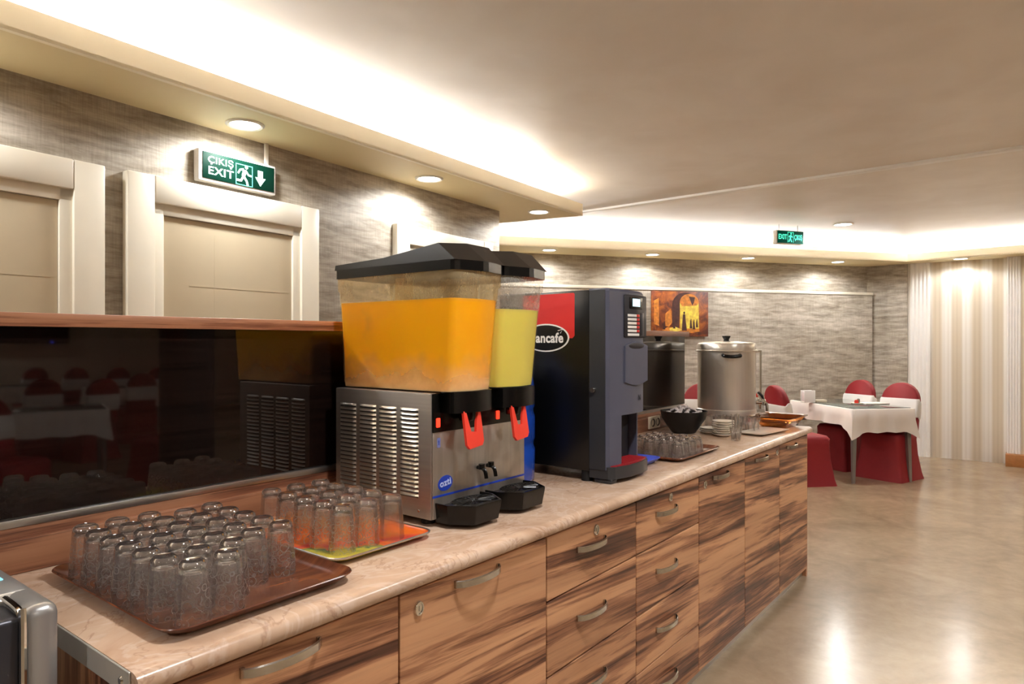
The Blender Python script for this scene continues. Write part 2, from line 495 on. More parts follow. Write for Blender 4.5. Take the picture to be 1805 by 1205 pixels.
M['jug'].node_tree.nodes['Principled BSDF'].inputs['Transmission Weight'].default_value = .35
M['blue_tray'] = simple('blue_tray', (44, 72, 190), .4)
def tray_wood():
    m, t, p = nt('tray_wood')
    n = noise(t, coords(t, (5, 26, 5), (0, 0, .15)), 1, 5, .6, .6)
    r = ramp(t, n, [(.3, lin(74, 38, 24)), (.5, lin(108, 60, 38)), (.7, lin(138, 82, 48))])
    t.links.new(r.outputs[0], p.inputs['Base Color']); p.inputs['Roughness'].default_value = .22
    return m
M['tray'] = tray_wood()
def tray_paint():
    m, t, p = nt('tray_painted')
    v = coords(t)
    sp = t.nodes.new('ShaderNodeSeparateXYZ'); t.links.new(v, sp.inputs[0])
    n = noise(t, v, 9, 4, .6, .8)
    ad = N(t, 'ShaderNodeMath', operation='MULTIPLY_ADD'); ad.inputs[1].default_value = 1.6; ad.inputs[2].default_value = .50
    t.links.new(sp.outputs[1], ad.inputs[0])
    a2 = N(t, 'ShaderNodeMath', operation='MULTIPLY_ADD'); a2.inputs[1].default_value = .42
    t.links.new(n, a2.inputs[0]); t.links.new(ad.outputs[0], a2.inputs[2])
    xx = N(t, 'ShaderNodeMath', operation='MULTIPLY_ADD'); xx.inputs[1].default_value = 1.25
    t.links.new(sp.outputs[0], xx.inputs[0]); t.links.new(a2.outputs[0], xx.inputs[2])
    r = ramp(t, xx.outputs[0], [(.26, lin(206, 186, 60)), (.37, lin(186, 172, 60)), (.41, lin(90, 130, 70)), (.44, lin(226, 110, 40)), (.50, lin(206, 60, 60)), (.60, lin(232, 112, 36)), (.80, lin(226, 96, 30)), (.95, lin(240, 150, 50))])
    t.links.new(r.outputs[0], p.inputs['Base Color']); p.inputs['Roughness'].default_value = .2
    return m
M['tray_paint'] = tray_paint()
M['tray_rim'] = simple('tray_rim', (190, 182, 170), .25, .8)
M['porcelain'] = simple('porcelain', (236, 228, 214), .18, var=.02)
M['paper'] = simple('white_paper', (232, 222, 222), .6)
M['amber'] = clear_glass('amber_glass', (.60, .27, .04, 1), .35, veil=0)
M['bowl'] = simple('black_bowl', (16, 15, 16), .42)
M['socket'] = simple('socket_plastic', (226, 214, 192), .4)
M['cloth'] = simple('white_cloth', (240, 232, 226), .75, var=.02)
M['red'] = simple('red_stretch_cover', (138, 13, 24), .62, var=.08, scale=5)
M['sash'] = simple('white_sash', (234, 232, 230), .55, var=.03)
M['leg'] = simple('grey_metal_leg', (150, 146, 142), .4, .6)
M['table_glass'] = simple('dark_glass_top', (96, 104, 100), .04, 0, spec=.8)
M['dark_wood'] = simple('dark_wood', (60, 42, 32), .4)
M['lamp'] = emit('lamp_glow', (255, 246, 226), 9.0)
M['lamp_ring'] = simple('lamp_ring', (240, 238, 232), .4)
M['sign_green'] = emit('sign_green', (5, 40, 29), .2)
M['sign_white'] = emit('sign_lettering', (200, 255, 235), .3)
M['sign_line'] = emit('sign_outline', (100, 235, 195), .25)
M['sign_green2'] = emit('sign_green_far', (4, 70, 56), .15)
M['sign_mint'] = emit('sign_lettering_mint', (90, 255, 214), .3)
M['silver'] = simple('silver_plastic', (168, 166, 164), .32, .6, var=.03)
M['silver_dark'] = simple('dark_silver_plastic', (70, 70, 76), .34, .6, var=.03)
M['cyan'] = emit('cyan_glint', (120, 225, 255), .4)
M['tv'] = simple('tv_black', (10, 10, 12), .15)

# ------------------------------------------------------------------ the room
YB = -11.0
struct('floor', MB().box(-6, 11.5, YB, 9, -.1, 0), M['floor'])
struct('ceiling', MB().box(-6, 11.5, YB, 9, ZC, ZC+.1), M['ceiling'])
# left wall: local x runs along the wall
WA = math.atan(.0831)
def wl(x): return 2.946+.0831*(x-.807)
UX = lambda x: (x-.807)/math.cos(WA)          # world x -> distance along the wall
struct('wall_left', MB().box(UX(-6), UX(3.983), 0, .25, 0, ZC), M['wallpaper'], (.807, 2.946, 0), WA)
struct('wall_side', MB().box(0, .2, 0, 4.8, 0, ZC), M['wallpaper'], (3.983-.2, 3.21+.2, 0), math.radians(4))
# far wall (angled), lower part proud of the upper one
FA = math.atan2(1.786-4.37, 9.875-6.205)
FL = math.hypot(1.786-4.37, 9.875-6.205)
struct('wall_far', MB().box(-3.6, FL+.6, 0, .25, 0, ZC), M['wallpaper'], (6.205, 4.37, 0), FA)
struct('wall_far_lower', MB().box(-3.6, FL-.02, -.09, 0.0, 0, 2.02), M['wallpaper'], (6.205, 4.37, 0), FA)
struct('trim_1', MB().box(-3.6, FL-.01, -.10, 0.0, 2.02, 2.055, .004), M['frame'], (6.205, 4.37, 0), FA)
# right wall: stone papered pier, then stripes between fluted white trims
struct('wall_pier', MB().box(0, .3, 1.33, 2.4, 0, ZC), M['wallpaper'], (9.86, 0, 0))
struct('wall_pier_inner', MB().box(0, .06, 1.33, 1.55, 0, ZC), M['wallpaper'], (9.82, 0, 0))
struct('wall_right', MB().box(0, .3, YB, 1.33, 0, ZC), M['stripes'], (9.84, 0, 0))
def fluted(name, y0, y1, x0, x1, z0=0.0):
    mb = MB(); mb.box(x0+.012, x1, y0, y1, z0, ZS)
    n = 5; wd = (y1-y0)/n
    for k in range(n):
        c = y0+wd*(k+.5)
        pts = [(x0+.012-.007*math.sin(PI*j/6), c-wd*.44+wd*.88*j/6) for j in range(7)]
        pts = [(x0+.014, c-wd*.44)]+pts+[(x0+.014, c+wd*.44)]
        mb.prism(pts, 'z', z0, ZS)
    return struct(name, mb, M['white_trim'])
fluted('trim_2', 1.085, 1.297, 9.79, 9.86)
fluted('trim_3', .183, .315, 9.70, 9.84, .14)
struct('wall_right_pier', MB().box(0, .14, -.6, .183, .14, ZC), M['stripes'], (9.71, 0, 0))
struct('baseboard_right', MB().box(9.61, 9.84, -.6, .325, 0, .14, .004), M['oak'])
struct('baseboard_far', MB().box(.0, FL-.02, -.105, -.09, 0, .09), M['white_trim'], (6.205, 4.37, 0), FA)
struct('wall_back', MB().box(-6, 11.5, -.2, 0, 0, ZC), M['stripes'], (0, YB, 0))
struct('wall_west', MB().box(-.2, 0, YB, 4, 0, ZC), M['stripes'], (-5.8, 0, 0))
struct('wall_end', MB().box(3, 9, 0, .2, 0, ZC), M['wallpaper'], (0, 7.6, 0))

# soffits: flat underside + front board standing up to hide the light strip
def soffit(name, under, edges):
    mb = MB(); mb.loft([[(x, y, ZS) for x, y in under], [(x, y, ZS+.012) for x, y in under]])
    o = struct(name, mb, M['soffit'], smooth=0)
    for a, b in edges:
        a, b = Vector(a), Vector(b); d = b-a
        f = MB().box(0, d.length, 0, .02, ZS-.001, ZF).build('front_board', M['fascia'], o, (a.x, a.y, 0), math.atan2(d.y, d.x))
    return o
sl = lambda x: 2.559+.0667*(x-.701)
soffit('trim_4', [(-5.8, sl(-5.8)), (4.523, 2.814), (4.10, 5.0), (3.75, 5.0), (3.95, 3.25), (-5.8, wl(-5.8)+.05)],
       [((-5.8, sl(-5.8)), (4.523, 2.814)), ((4.523, 2.814), (4.10, 5.0))])
soffit('trim_5', [(4.4, 5.03), (9.52, 1.285), (9.86, 1.28), (9.92, 1.80), (6.205, 4.40), (4.9, 5.3)],
       [((4.4, 5.03), (9.52, 1.285))])
soffit('trim_6', [(9.52, 1.285), (8.80, -5.0), (9.86, -5.0), (9.86, 1.28)], [((9.52, 1.285), (8.80, -5.0))])
struct('trim_7', MB().box(5.19, 5.25, YB, 7, ZC-.020, ZC+.01, .006), M['white_trim'], (0, 0, 0), math.radians(-2.2))

# doors in the left wall (x = distance along the wall)
def door(n, x0, x1, ztop):
    u0, u1 = UX(x0), UX(x1); fw = .115
    root = MB()
    root.box(u0, u0+fw, -.045, .0, 0, ztop, .006).box(u1-fw, u1, -.045, .0, 0, ztop, .006)
    root.box(u0+fw, u1-fw, -.045, .0, ztop-fw, ztop, .006)
    o = struct('door_%d' % n, root, M['frame'], (.807, 2.946, 0), WA)
    j = MB(); j.box(u0+fw-.01, u0+fw+.045, -.03, .0, 0, ztop-fw+.01, .003).box(u1-fw-.045, u1-fw+.01, -.03, .0, 0, ztop-fw+.01, .003)
    j.box(u0+fw, u1-fw, -.03, 0, ztop-fw-.045, ztop-fw+.01, .003)
    j.build('jamb', M['frame'], o)
    lf = MB().box(u0+fw+.047, u1-fw-.047, -.018, -.001, .01, ztop-fw-.047)
    lf.build('door_leaf', M['door'], o)
    a, b = u0+fw+.047, u1-fw-.047; wd = b-a
    g = MB()
    for zz in (ztop-fw-.34, ztop-fw-.64):
        g.box(a+.12, b-.02, -.0188, -.017, zz, zz+.006)
    g.box(a+wd*.36, a+wd*.36+.006, -.0188, -.017, .3, ztop-fw-.10)
    g.build('leaf_moulding', M['door'], o)
    return o
door(1, .20, 1.146, 2.118)
door(2, 1.232, 2.226, 2.122)
door(3, 2.826, 3.84, 2.138)

# ------------------------------------------------------------------ recessed downlights
def downlight(x, y, z, label, power, r=.075, blend=.35, cone=164, col=WHITE, group='recessed downlights'):
    t = thing('downlight', label, 'ceiling light', (x, y, z), 0, group)
    MB().lathe([(r*.86, -.001), (r*.86, -.006), (r*1.02, -.009), (r*1.12, -.004), (r*1.12, 0.002)], 28).build('ring', M['lamp_ring'], t)
    MB().lathe([(0, -.005), (r*.86, -.004)], 28).build('lens', M['lamp'], t)
    L = bpy.data.lights.new('downlight_beam', 'SPOT'); L.energy = power; L.color = col
    L.spot_size = math.radians(cone); L.spot_blend = blend; L.shadow_soft_size = r*.8
    o = bpy.data.objects.new('downlight_beam', L); C.objects.link(o); o.parent = t; o.location = (0, 0, -.012)
    return t
for x, y, lb in ((1.692, 2.834, 'round recessed downlight in the soffit just above the green exit sign with arrow'),
                 (2.928, 2.900, 'round recessed downlight in the soffit between the exit sign and the soffit corner'),
                 (4.178, 2.985, 'round recessed downlight at the pointed end of the soffit over the doors'),
                 (.45, 2.75, 'round recessed downlight in the soffit over the cream door at the left edge')):
    downlight(x, y, ZS, lb, P_SPOT)
for x, y, lb in ((5.975, 4.135, 'small downlight in the far soffit nearest the wall corner by the juice dispenser'),
                 (6.999, 3.440, 'small downlight in the far soffit above the orange painting'),
                 (7.97, 2.70, 'small downlight in the far soffit left of the far exit sign'),
                 (9.022, 1.963, 'small downlight in the far soffit below the round ceiling lamp'),
                 (9.56, .748, 'small downlight in the soffit over the striped wallpaper')):
    downlight(x, y, ZS, lb, P_SPOT*(.8 if x < 9.5 else .5))
downlight(9.40, -.50, ZS, 'small unseen downlight added in the soffit to brighten the second fluted white trim', P_SPOT*.7)  # extra lamp outside the view, added to lift the second fluted trim
downlight(7.565, 1.598, ZC, 'round downlight set in the main ceiling right of the far exit sign', P_ROOM*.6, .09)
for x in (-4.2, -2.2, -.2, 1.8, 3.8):
    downlight(x, YB+.4, ZC, 'unseen round downlight added to brighten the striped back wall of the dining room', 40.0, .09, .9, 158)  # lamps added out of view so the back wall reads bright in the panel
for x, y in ((1.15, .55), (2.75, -.35), (.3, -1.6), (4.3, -1.4), (6.2, -1.6), (-1.6, .6), (1.2, -4.2), (4.6, -4.2), (7.6, -4.4), (-2.0, -3.0), (1.6, -7.5), (5.5, -7.5), (-2.5, -7)):
    downlight(x, y, ZC, 'round downlight in the main ceiling out over the dining room', P_ROOM*(1 if y > -2.5 else .4), .09, .6, 140)

# ------------------------------------------------------------------ buffet counter
TOP = .905
X0, X1, YF, YBK = .478, 4.40, 1.12, 1.85
edges = [.50, 1.038, 1.606, 2.153, 2.706, 3.262, 3.808, 4.361]
MATF = M['zeb']
def handle_mesh():
    mb = MB(); n = 12
    ring = []
    rings = []
    for k in range(n+1):
        u = -1+2*k/n
        x = .085*u; y = -.026*(1-u*u)**.6-.004
        hh = .0095
        rings.append([(x, y, -hh), (x, y-.004, -hh+.002), (x, y-.004, hh-.002), (x, y, hh)])
    mb.loft(rings)
    mb.box(-.085, -.077, -.006, .0, -.009, .009).box(.077, .085, -.006, .0, -.009, .009)
    return mb.mesh('handle', M['handle'], 50)
HME = handle_mesh()
def lock_mesh():
    mb = MB(); mb.lathe([(0, .004), (.009, .004), (.0095, .006), (.0125, .006), (.014, .003), (.014, 0), (0, 0)], 20)
    mb.xf(Matrix.Rotation(PI/2, 4, 'X') @ Matrix.Scale(1.25, 4, (0, 1, 0)))
    mb.box(-.001, .001, -.0055, -.0035, -.006, .006)
    return mb.mesh('lock', M['chrome'])
LME = lock_mesh()
cab_labels = ['wood-grain cabinet at the silver appliance end of the counter under the tumbler tray',
              'wide single-front cabinet with round lock at left and bow handle, below the juice dispenser',
              'drawer cabinet with lock above its bow handle, below the dispenser drip trays',
              'drawer cabinet with lock, below the black coffee machine',
              'tall-door cabinet with lock at its upper left, below the tray of tea glasses',
              'tall-door cabinet with lock at its upper right, below the stacked saucers',
              'tall-door cabinet without lock at the far end of the counter']
def front(cab, name, x0, x1, z0, z1, hx, hz, lock=None):
    g = .0025
    f = MB().box(x0+g, x1-g, YF, YF+.018, z0+g, z1-g, .0012, 1).build(name, MATF, cab)
    h = put('handle', HME, f, (hx, YF, hz))
    if lock: put('lock', LME, f, (lock[0], YF, lock[1]))
    return f
for i in range(7):
    a, b = edges[i], edges[i+1]; c = (a+b)/2
    cab = thing('cabinet', cab_labels[i], 'cabinet', (0, 0, 0), 0, 'zebra-grain cabinets under the buffet counter')
    MB().box(a+.001, b-.001, YF+.02, YBK, .05, .864).build('carcass', M['gap'], cab)
    MB().box(a, b, YF+.03, YF+.045, 0, .05).build('plinth', M['alu'], cab)
    T0, B0 = .862, .052
    if i in (0, 1, 4, 5, 6):
        lock = {1: (1.096, .815), 4: (2.766, .820), 5: (3.756, .829)}.get(i)
        hx = [.742, 1.30, 0, 0, 2.935, 3.485, 4.01][i]
        front(cab, 'cabinet_door', a, b, B0, T0, hx, .835, lock)
    else:
        zs = [T0, .673, .455, .252, B0]
        hx = 1.848 if i == 2 else 2.388
        for k in range(4):
            hz = [.787, .578, .362, .155][k]
            front(cab, 'drawer', a, b, zs[k+1], zs[k], hx, hz, ((1.878, .824) if i == 2 else (2.428, .829)) if k == 0 else None)
    if i == 0: MB().box(.482, .4995, YF+.005, YBK, .0, .866).build('end_panel', M['zeb_end'], cab)
    if i == 6: MB().box(b+.0005, b+.018, YF+.005, YBK, .0, .866).build('end_panel', M['zeb_end'], cab)
# worktop with rounded front edge, metal end strip
wt = thing('worktop', 'long beige marble-look worktop running over all the buffet cabinets', 'worktop', (0, 0, 0))
pr = [(YBK+.06, .866), (YBK+.06, TOP), (YF+.0, TOP), (YF-.012, TOP-.003), (YF-.019, TOP-.010), (YF-.021, TOP-.019), (YF-.019, TOP-.029), (YF-.012, TOP-.036), (YF-.0, TOP-.038)]
MB().prism(pr, 'x', X0, X1).build('slab', M['marble'], wt)
MB().box(X0-.004, X0-.0005, YF+.004, YBK+.06, .866, TOP, .001, 1).build('end_strip', M['alu_y'], wt)
MB().lathe([(0, .003), (.005, .003), (.007, 0)], 12).xf(Matrix.Translation((X0-.004, YF+.03, .885)) @ Matrix.Rotation(-PI/2, 4, 'Y')).build('screw', M['chrome'], wt)

# back screen of the counter
PX0, PX1, PY = .0, 4.165, 1.82
bs = thing('back_screen', 'low wooden screen with black gloss panel standing along the back of the counter', 'screen', (0, 0, 0))
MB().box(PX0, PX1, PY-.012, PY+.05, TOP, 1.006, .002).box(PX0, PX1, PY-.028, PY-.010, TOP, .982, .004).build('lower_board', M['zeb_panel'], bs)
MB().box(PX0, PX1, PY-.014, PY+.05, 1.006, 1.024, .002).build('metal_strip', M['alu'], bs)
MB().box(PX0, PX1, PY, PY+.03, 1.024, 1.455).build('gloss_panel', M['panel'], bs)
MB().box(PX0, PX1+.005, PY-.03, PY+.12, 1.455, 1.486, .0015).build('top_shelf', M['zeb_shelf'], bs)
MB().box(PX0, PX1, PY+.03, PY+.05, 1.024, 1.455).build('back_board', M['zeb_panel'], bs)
bs.children[0]['label'] = 'wooden foot board under the gloss panel'

so = thing('wall_socket', 'cream double power socket on the screen foot board behind the black bowl', 'socket', (3.655, PY-.028, .953))
MB().box(-.07, .07, -.012, 0, -.035, .035, .004).build('plate', M['socket'], so)
for sx in (-.032, .032):
    MB().lathe([(0, -.002), (.018, -.002), (.022, .003), (.024, .003)], 18).xf(Matrix.Translation((sx, -.0135, 0)) @ Matrix.Rotation(PI/2, 4, 'X')).build('outlet', M['dark_wood'], so)

# ------------------------------------------------------------------ juice dispenser
dx0, dx1, dy0, dy1, dz0, dz1 = 1.355, 1.785, 1.335, 1.752, .925, 1.277
jd = thing('juice_dispenser', 'stainless steel twin-tank juice dispenser with red tap levers on the counter', 'juice dispenser', (0, 0, 0))
MB().box(dx0, dx1, dy0, dy1, dz0, dz1, .003).build('body', M['steel_side'], jd)
MB().box(dx0+.004, dx1-.004, dy0-.004, dy0-.0005, dz0+.002, 1.168, .001).build('front_plate', M['steel'], jd)
MB().box(dx0+.003, dx1-.003, dy0-.006, dy0-.0005, 1.168, dz1-.001, .001).build('black_fascia', M['black'], jd)
for fx in (dx0+.04, dx1-.04):
    for fy in (dy0+.05, dy1-.05):
        MB().lathe([(0, 0), (.02, 0), (.018, .0215), (0, .0215)], 14, (fx, fy, TOP)).build('foot', M['black_matte'], jd)
# pressed louvres on the side facing the trays
cols = [(1.653, 1.729), (1.562, 1.637), (1.474, 1.549), (1.383, 1.459)]
wy = .0755
lm = MB()
nn = 10
rings = []
for k in range(nn+1):
    u = k/nn; y = -wy/2+wy*u
    e = min(1, min(u, 1-u)*9)**.5
    rings.append([(0.0, y, 0), (-.005*e-.0002, y, -.0045), (-.0055*e-.0002, y, -.0062), (0, y, -.0062)])
lm.loft(rings)
LO = lm.mesh('louver', M['louver'], 40)
sl_me = MB().box(-.0006, .001, -wy/2+.003, wy/2-.003, -.0095, -.0058).mesh('louver_slot', M['black_matte'])
for a, b in cols:
    for k in range(20):
        z = 1.232-k*.0127
        o = put('louver', LO, jd, (dx0, (a+b)/2, z))
slots = MB()
for a, b in cols:
    for k in range(20):
        z = 1.232-k*.0127
        slots.box(dx0-.0007, dx0+.001, a+.002, b-.002, z-.0098, z-.0063)
tag(slots.build('louver_slots', M['black_matte'], jd), kind='stuff')
MB().lathe([(0, .002), (.004, .0015), (.0045, 0)], 10).xf(Matrix.Translation((dx0, 1.383, .945)) @ Matrix.Rotation(-PI/2, 4, 'Y')).build('screw', M['chrome'], jd)
MB().box(dx0+.002, dx1-.004, dy0-.0046, dy0-.0038, .986, .992).build('blue_line', M['bluepaint'], jd)
lg = MB().lathe([(0, 0), (.030, 0), (.030, .0008), (0, .0008)], 28, sy=.72).xf(Matrix.Translation((1.408, dy0-.004, 1.022)) @ Matrix.Rotation(-.12, 4, 'Y') @ Matrix.Rotation(PI/2, 4, 'X')).build('logo_badge', M['bluepaint'], jd)
tm = face_to(text_mesh('ozti', .026, M['logo_letter'], .0004, .0008, 1.1), Matrix.Translation((1.408, dy0-.0054, 1.023)) @ Matrix.Rotation(-.12, 4, 'Y') @ TO_NY)
put('lettering', tm, lg)
MB().box(1.375, 1.388, dy0-.0046, dy0-.0038, 1.125, 1.152).build('small_label', M['greyprint'], jd)
tm = face_to(text_mesh('!', .016, M['bluepaint'], .0002, .0008), Matrix.Translation((1.3815, dy0-.0048, 1.138)) @ TO_NY); put('label_print', tm, jd)
for tx in (1.548, 1.592):
    MB().tube([(tx, dy0-.004, 1.046), (tx, dy0-.022, 1.046), (tx+.002, dy0-.032, 1.036), (tx+.003, dy0-.036, 1.016)], .006, 8, 3).lathe([(.0095, -.008), (.0095, .008), (0, .008)], 10, (tx, dy0-.02, 1.05)).build('drain_tap', M['black'], jd)
for lx in (1.376, 1.640):
    o = MB().box(lx-.007, lx+.007, dy0-.010, dy0-.005, 1.182, 1.208, .002).build('indicator_or_glint', M['led_red'], jd)
# tanks
def tank_ring(x0, x1, yf, yb, z, r=.012, prow=.016):
    xm = (x0+x1)/2
    return [(x0, yb-r, z), (x0+r*.3, yb-r*.3, z), (x0+r, yb, z), (x1-r, yb, z), (x1-r*.3, yb-r*.3, z), (x1, yb-r, z),
            (x1, yf+r*1.4, z), (x1-r*.4, yf+r*.4, z), (x1-r*1.6, yf-.002, z), (xm+.012, yf-prow, z), (xm-.012, yf-prow, z), (x0+r*1.6, yf-.002, z), (x0+r*.4, yf+r*.4, z), (x0, yf+r*1.4, z)]
def tank(x0, x1, level, mt, mj, jl):
    xm = (x0+x1)/2
    L = [(1.282, .013, 1.285, 1.735), (1.30, .0115, 1.283, 1.738), (1.575, .0035, 1.258, 1.752), (1.580, .0, 1.252, 1.756), (1.622, .0, 1.250, 1.757)]
    out = [tank_ring(x0+i, x1-i, yf, yb, z) for z, i, yf, yb in L]
    inn = [tank_ring(x0+i+.003, x1-i-.003, yf+.003, yb-.003, z) for z, i, yf, yb in L]
    tk = MB().loft(out, True, False).build('tank', mt, jd, smooth=50)
    # juice: fills the tank to its level
    def at(z):
        for a, b in zip(L, L[1:]):
            if a[0] <= z <= b[0]:
                u = (z-a[0])/(b[0]-a[0]); return [a[k]+(b[k]-a[k])*u for k in range(4)]
    J = []
    for z in (1.284, 1.30, level-.002, level):
        zz, i, yf, yb = at(z); e = .0025
        J.append(tank_ring(x0+i+e, x1-i-e, yf+e, yb-e, z))
    j = MB().loft(J).build('juice', mj, tk, smooth=50); j['label'] = jl
    # recessed rib panel and centre column inside
    MB().lathe([(.028, level-.01), (.028, 1.615), (0, 1.615)], 20, (xm, 1.56, 0)).build('cooling_column', mt, tk)
    # lid: rim band, long slope and facetted front
    e = .003
    b0 = tank_ring(x0-e, x1+e, 1.247, 1.760, 1.617, prow=.019); b1 = tank_ring(x0-e, x1+e, 1.247, 1.760, 1.645, prow=.019)
    lid = MB().loft([b0, b1])
    a, b = x0-e, x1+e
    zr = 1.644
    P = dict(BL=(a, 1.760, zr), BR=(b, 1.760, zr), FL=(a, 1.247, zr), FC=(xm, 1.228, zr), FR=(b, 1.247, zr), GL=(a, 1.535, zr), GR=(b, 1.535, zr),
             bl=(a+.001, 1.757, 1.660), br=(b-.001, 1.757, 1.660), ml=(a+.002, 1.535, 1.668), mr=(b-.002, 1.535, 1.670),
             al=(x0+.004, 1.316, 1.694), ac=(xm+.006, 1.306, 1.703), ar=(x1-.012, 1.296, 1.699))
    V = {k: lid.bm.verts.new(v) for k, v in P.items()}
    for f_ in ('BL BR br bl', 'BL bl ml GL', 'GL ml al FL', 'FL al ac FC', 'FC ac ar FR', 'FR ar mr GR', 'GR mr br BR', 'bl br mr ml', 'ml mr ac', 'ml ac al', 'mr ar ac', 'BL GL FL FC FR GR BR'):
        lid.bm.faces.new([V[q] for q in f_.split()])
    lid.bevel(.0016, 1, 14)
    lid.build('lid', M['black_lid'], tk, smooth=10)
    # black spout block under the overhanging tank front
    nb = MB().loft([tank_ring(x0+.026, x1-.012, 1.276, 1.334, z, .010, .014) for z in (1.222, 1.226, 1.281)])
    nb.build('spout_block', M['black'], jd)
    nb = MB().box(xm-.016, xm+.016, 1.285, 1.318, 1.195, 1.222, .004).build('spout', M['black'], jd)
    # red push lever: fork with wide paddle
    pts = [(-.036, 0), (-.025, 0), (-.013, -.058), (.008, -.060), (.015, -.030), (.024, -.012), (.026, 0), (.036, 0), (.037, -.088), (.028, -.100), (-.026, -.106), (-.036, -.094)]
    lv = MB().prism(pts, 'y', -.004, .004).bevel(.0012, 1).xf(Matrix.Translation((xm-.012, 1.274, 1.226)) @ Matrix.Rotation(math.radians(-9), 4, 'X'))
    lv.build('tap_lever', M['red_lever'], jd, smooth=30)
    # drip tray: half hexagon box with slotted top
    def hexr(z, s=1.0):
        return [(xm-.098*s, dy0-.002, z), (xm-.098*s, dy0-.05*s, z), (xm-.055*s, dy0-.118*s, z), (xm+.055*s, dy0-.118*s, z), (xm+.098*s, dy0-.05*s, z), (xm+.098*s, dy0-.002, z)]
    dt = MB().loft([hexr(.918, .93), hexr(.966), hexr(.972), hexr(.972, .95), hexr(.962, .94)]).build('drip_tray', M['black'], jd, smooth=20)
    gr = MB(); cx_, cy_ = xm, dy0-.06
    for k in range(22):
        a = 2*PI*k/22
        c, s = math.cos(a), math.sin(a)
        gr.tube([(cx_+.016*c, cy_+.011*s, .9715), (cx_+.078*c, cy_+.045*s, .9715)], .0016, 5)
    gr.lathe([(.012, .9700), (.016, .9735), (.020, .9700)], 16, (cx_, cy_, 0), sy=.7)
    gr.lathe([(.074, .9690), (.080, .9730), (.086, .9690)], 24, (cx_, cy_, 0), sy=.58)
    tag(gr.build('drip_grate', M['black_lid'], dt), kind='stuff')
tank(1.360, 1.570, 1.541, M['tank_orange'], M['orange'], 'bright orange juice')
tank(1.576, 1.786, 1.519, M['tank_lemon'], M['lemon'], 'pale yellow lemon drink')

# ------------------------------------------------------------------ water bottle behind the dispensers
wb = thing('water_bottle', 'large translucent blue water bottle between the juice dispenser and coffee machine', 'bottle', (1.985, 1.60, TOP))
prof = [(0, .004), (.12, .0), (.132, .012), (.134, .12), (.128, .132), (.128, .148), (.134, .16), (.134, .24), (.128, .252), (.128, .268), (.134, .28), (.134, .34), (.125, .385), (.095, .425), (.05, .455), (.03, .465), (.028, .50)]
MB().lathe(prof, 36).build('bottle_body', M['jug'], wb, smooth=60)
MB().lathe([(.031, .47), (.031, .505), (0, .507)], 20).build('cap', M['bluepaint'], wb)

# ------------------------------------------------------------------ coffee machine
cm = thing('coffee_machine', 'tall black and slate coffee vending machine with red side panel on the counter', 'coffee machine', (0, 0, 0))
cx0, cx1 = 2.16, 2.453
MB().box(cx0, cx1-.005, 1.316, 1.74, .945, 1.612, .004).build('body', M['coffee_black'], cm)
def cplan(x0, x1, yb, z, inset=0):
    pts = [(cx0, 1.314), (cx0, 1.246), (cx0+.010, 1.236), (cx0+.075, 1.230), (cx0+.16, 1.227), (cx0+.24, 1.231), (cx1-.012, 1.240), (cx1, 1.256), (cx1, 1.314)]
    return [(x, y, z) for x, y in pts]
NX = 2.246          # niche left edge
NZ0, NZ1 = .985, 1.148
# door shell: upper block, left jamb, each keeping the curved plan
upper = [p for p in cplan(0, 0, 0, 0)]
MB().loft([[(x, y, z) for x, y, _ in upper] for z in (NZ1, NZ1+.003, 1.606)]+[[(x+(.004 if x < 2.3 else -.004), y+.006, 1.616) for x, y, _ in upper]]).build('door', M['coffee_front'], cm, smooth=30)
jam = [(cx0, 1.314), (cx0, 1.246), (cx0+.010, 1.236), (cx0+.075, 1.230), (NX, 1.229), (NX, 1.314)]
MB().prism(jam, 'z', NZ0-.03, NZ1+.001).build('niche_jamb', M['coffee_front'], cm)
MB().box(cx0-.0015, cx0-.0003, 1.238+.01, 1.3145, .955, 1.610).build('door_edge', M['coffee_side'], cm)
MB().box(NX, cx1-.002, 1.306, 1.314, NZ0-.03, NZ1+.001).build('niche_back', M['coffee_dark'], cm)
MB().box(cx1-.008, cx1, 1.27, 1.314, NZ0-.03, NZ1).build('niche_side', M['coffee_front'], cm)
base = [(cx0+.002, 1.316), (cx0+.002, 1.238), (cx0+.02, 1.218), (cx0+.10, 1.200), (cx0+.20, 1.200), (cx1-.03, 1.212), (cx1+.004, 1.238), (cx1+.004, 1.316)]
MB().prism(base, 'z', .922, .966).bevel(.003, 1).build('drip_base', M['coffee_side'], cm, smooth=30)
g = MB().loft([[(2.30+(x-2.30)*.93, 1.255+(y-1.255)*.88, z) for x, y in base] for z in (.9655, .969)]).build('drip_grate', M['red_grate'], cm)
gs = MB()
for k in range(9):
    gs.box(NX+.01, cx1-.015, 1.222+k*.009, 1.2235+k*.009, .969, .9715)
tag(gs.build('grate_bars', M['red_grate'], cm), kind='stuff')
# control strip
MB().box(2.262, 2.440, 1.2225, 1.232, 1.437, 1.598, .006).build('control_panel', M['coffee_dark'], cm)
MB().box(2.296, 2.400, 1.2205, 1.224, 1.545, 1.590, .002).build('display_bezel', M['black'], cm)
MB().box(2.318, 2.376, 1.2195, 1.2215, 1.555, 1.584).build('display_screen', M['lcd'], cm)
for k in range(6):
    z = 1.520-k*.0145
    MB().box(2.282, 2.352 if k < 5 else 2.372, 1.2205, 1.2235, z-.0048, z+.0048, .001).build('drink_label', M['whiteprint'], cm)
    if k < 5: MB().box(2.354, 2.374, 1.2200, 1.2235, z-.0050, z+.0050, .001).build('drink_button', M['red_panel'], cm)
MB().box(2.386, 2.412, 1.2208, 1.2235, 1.444, 1.532, .002).build('coin_strip', M['silver_dark'], cm)
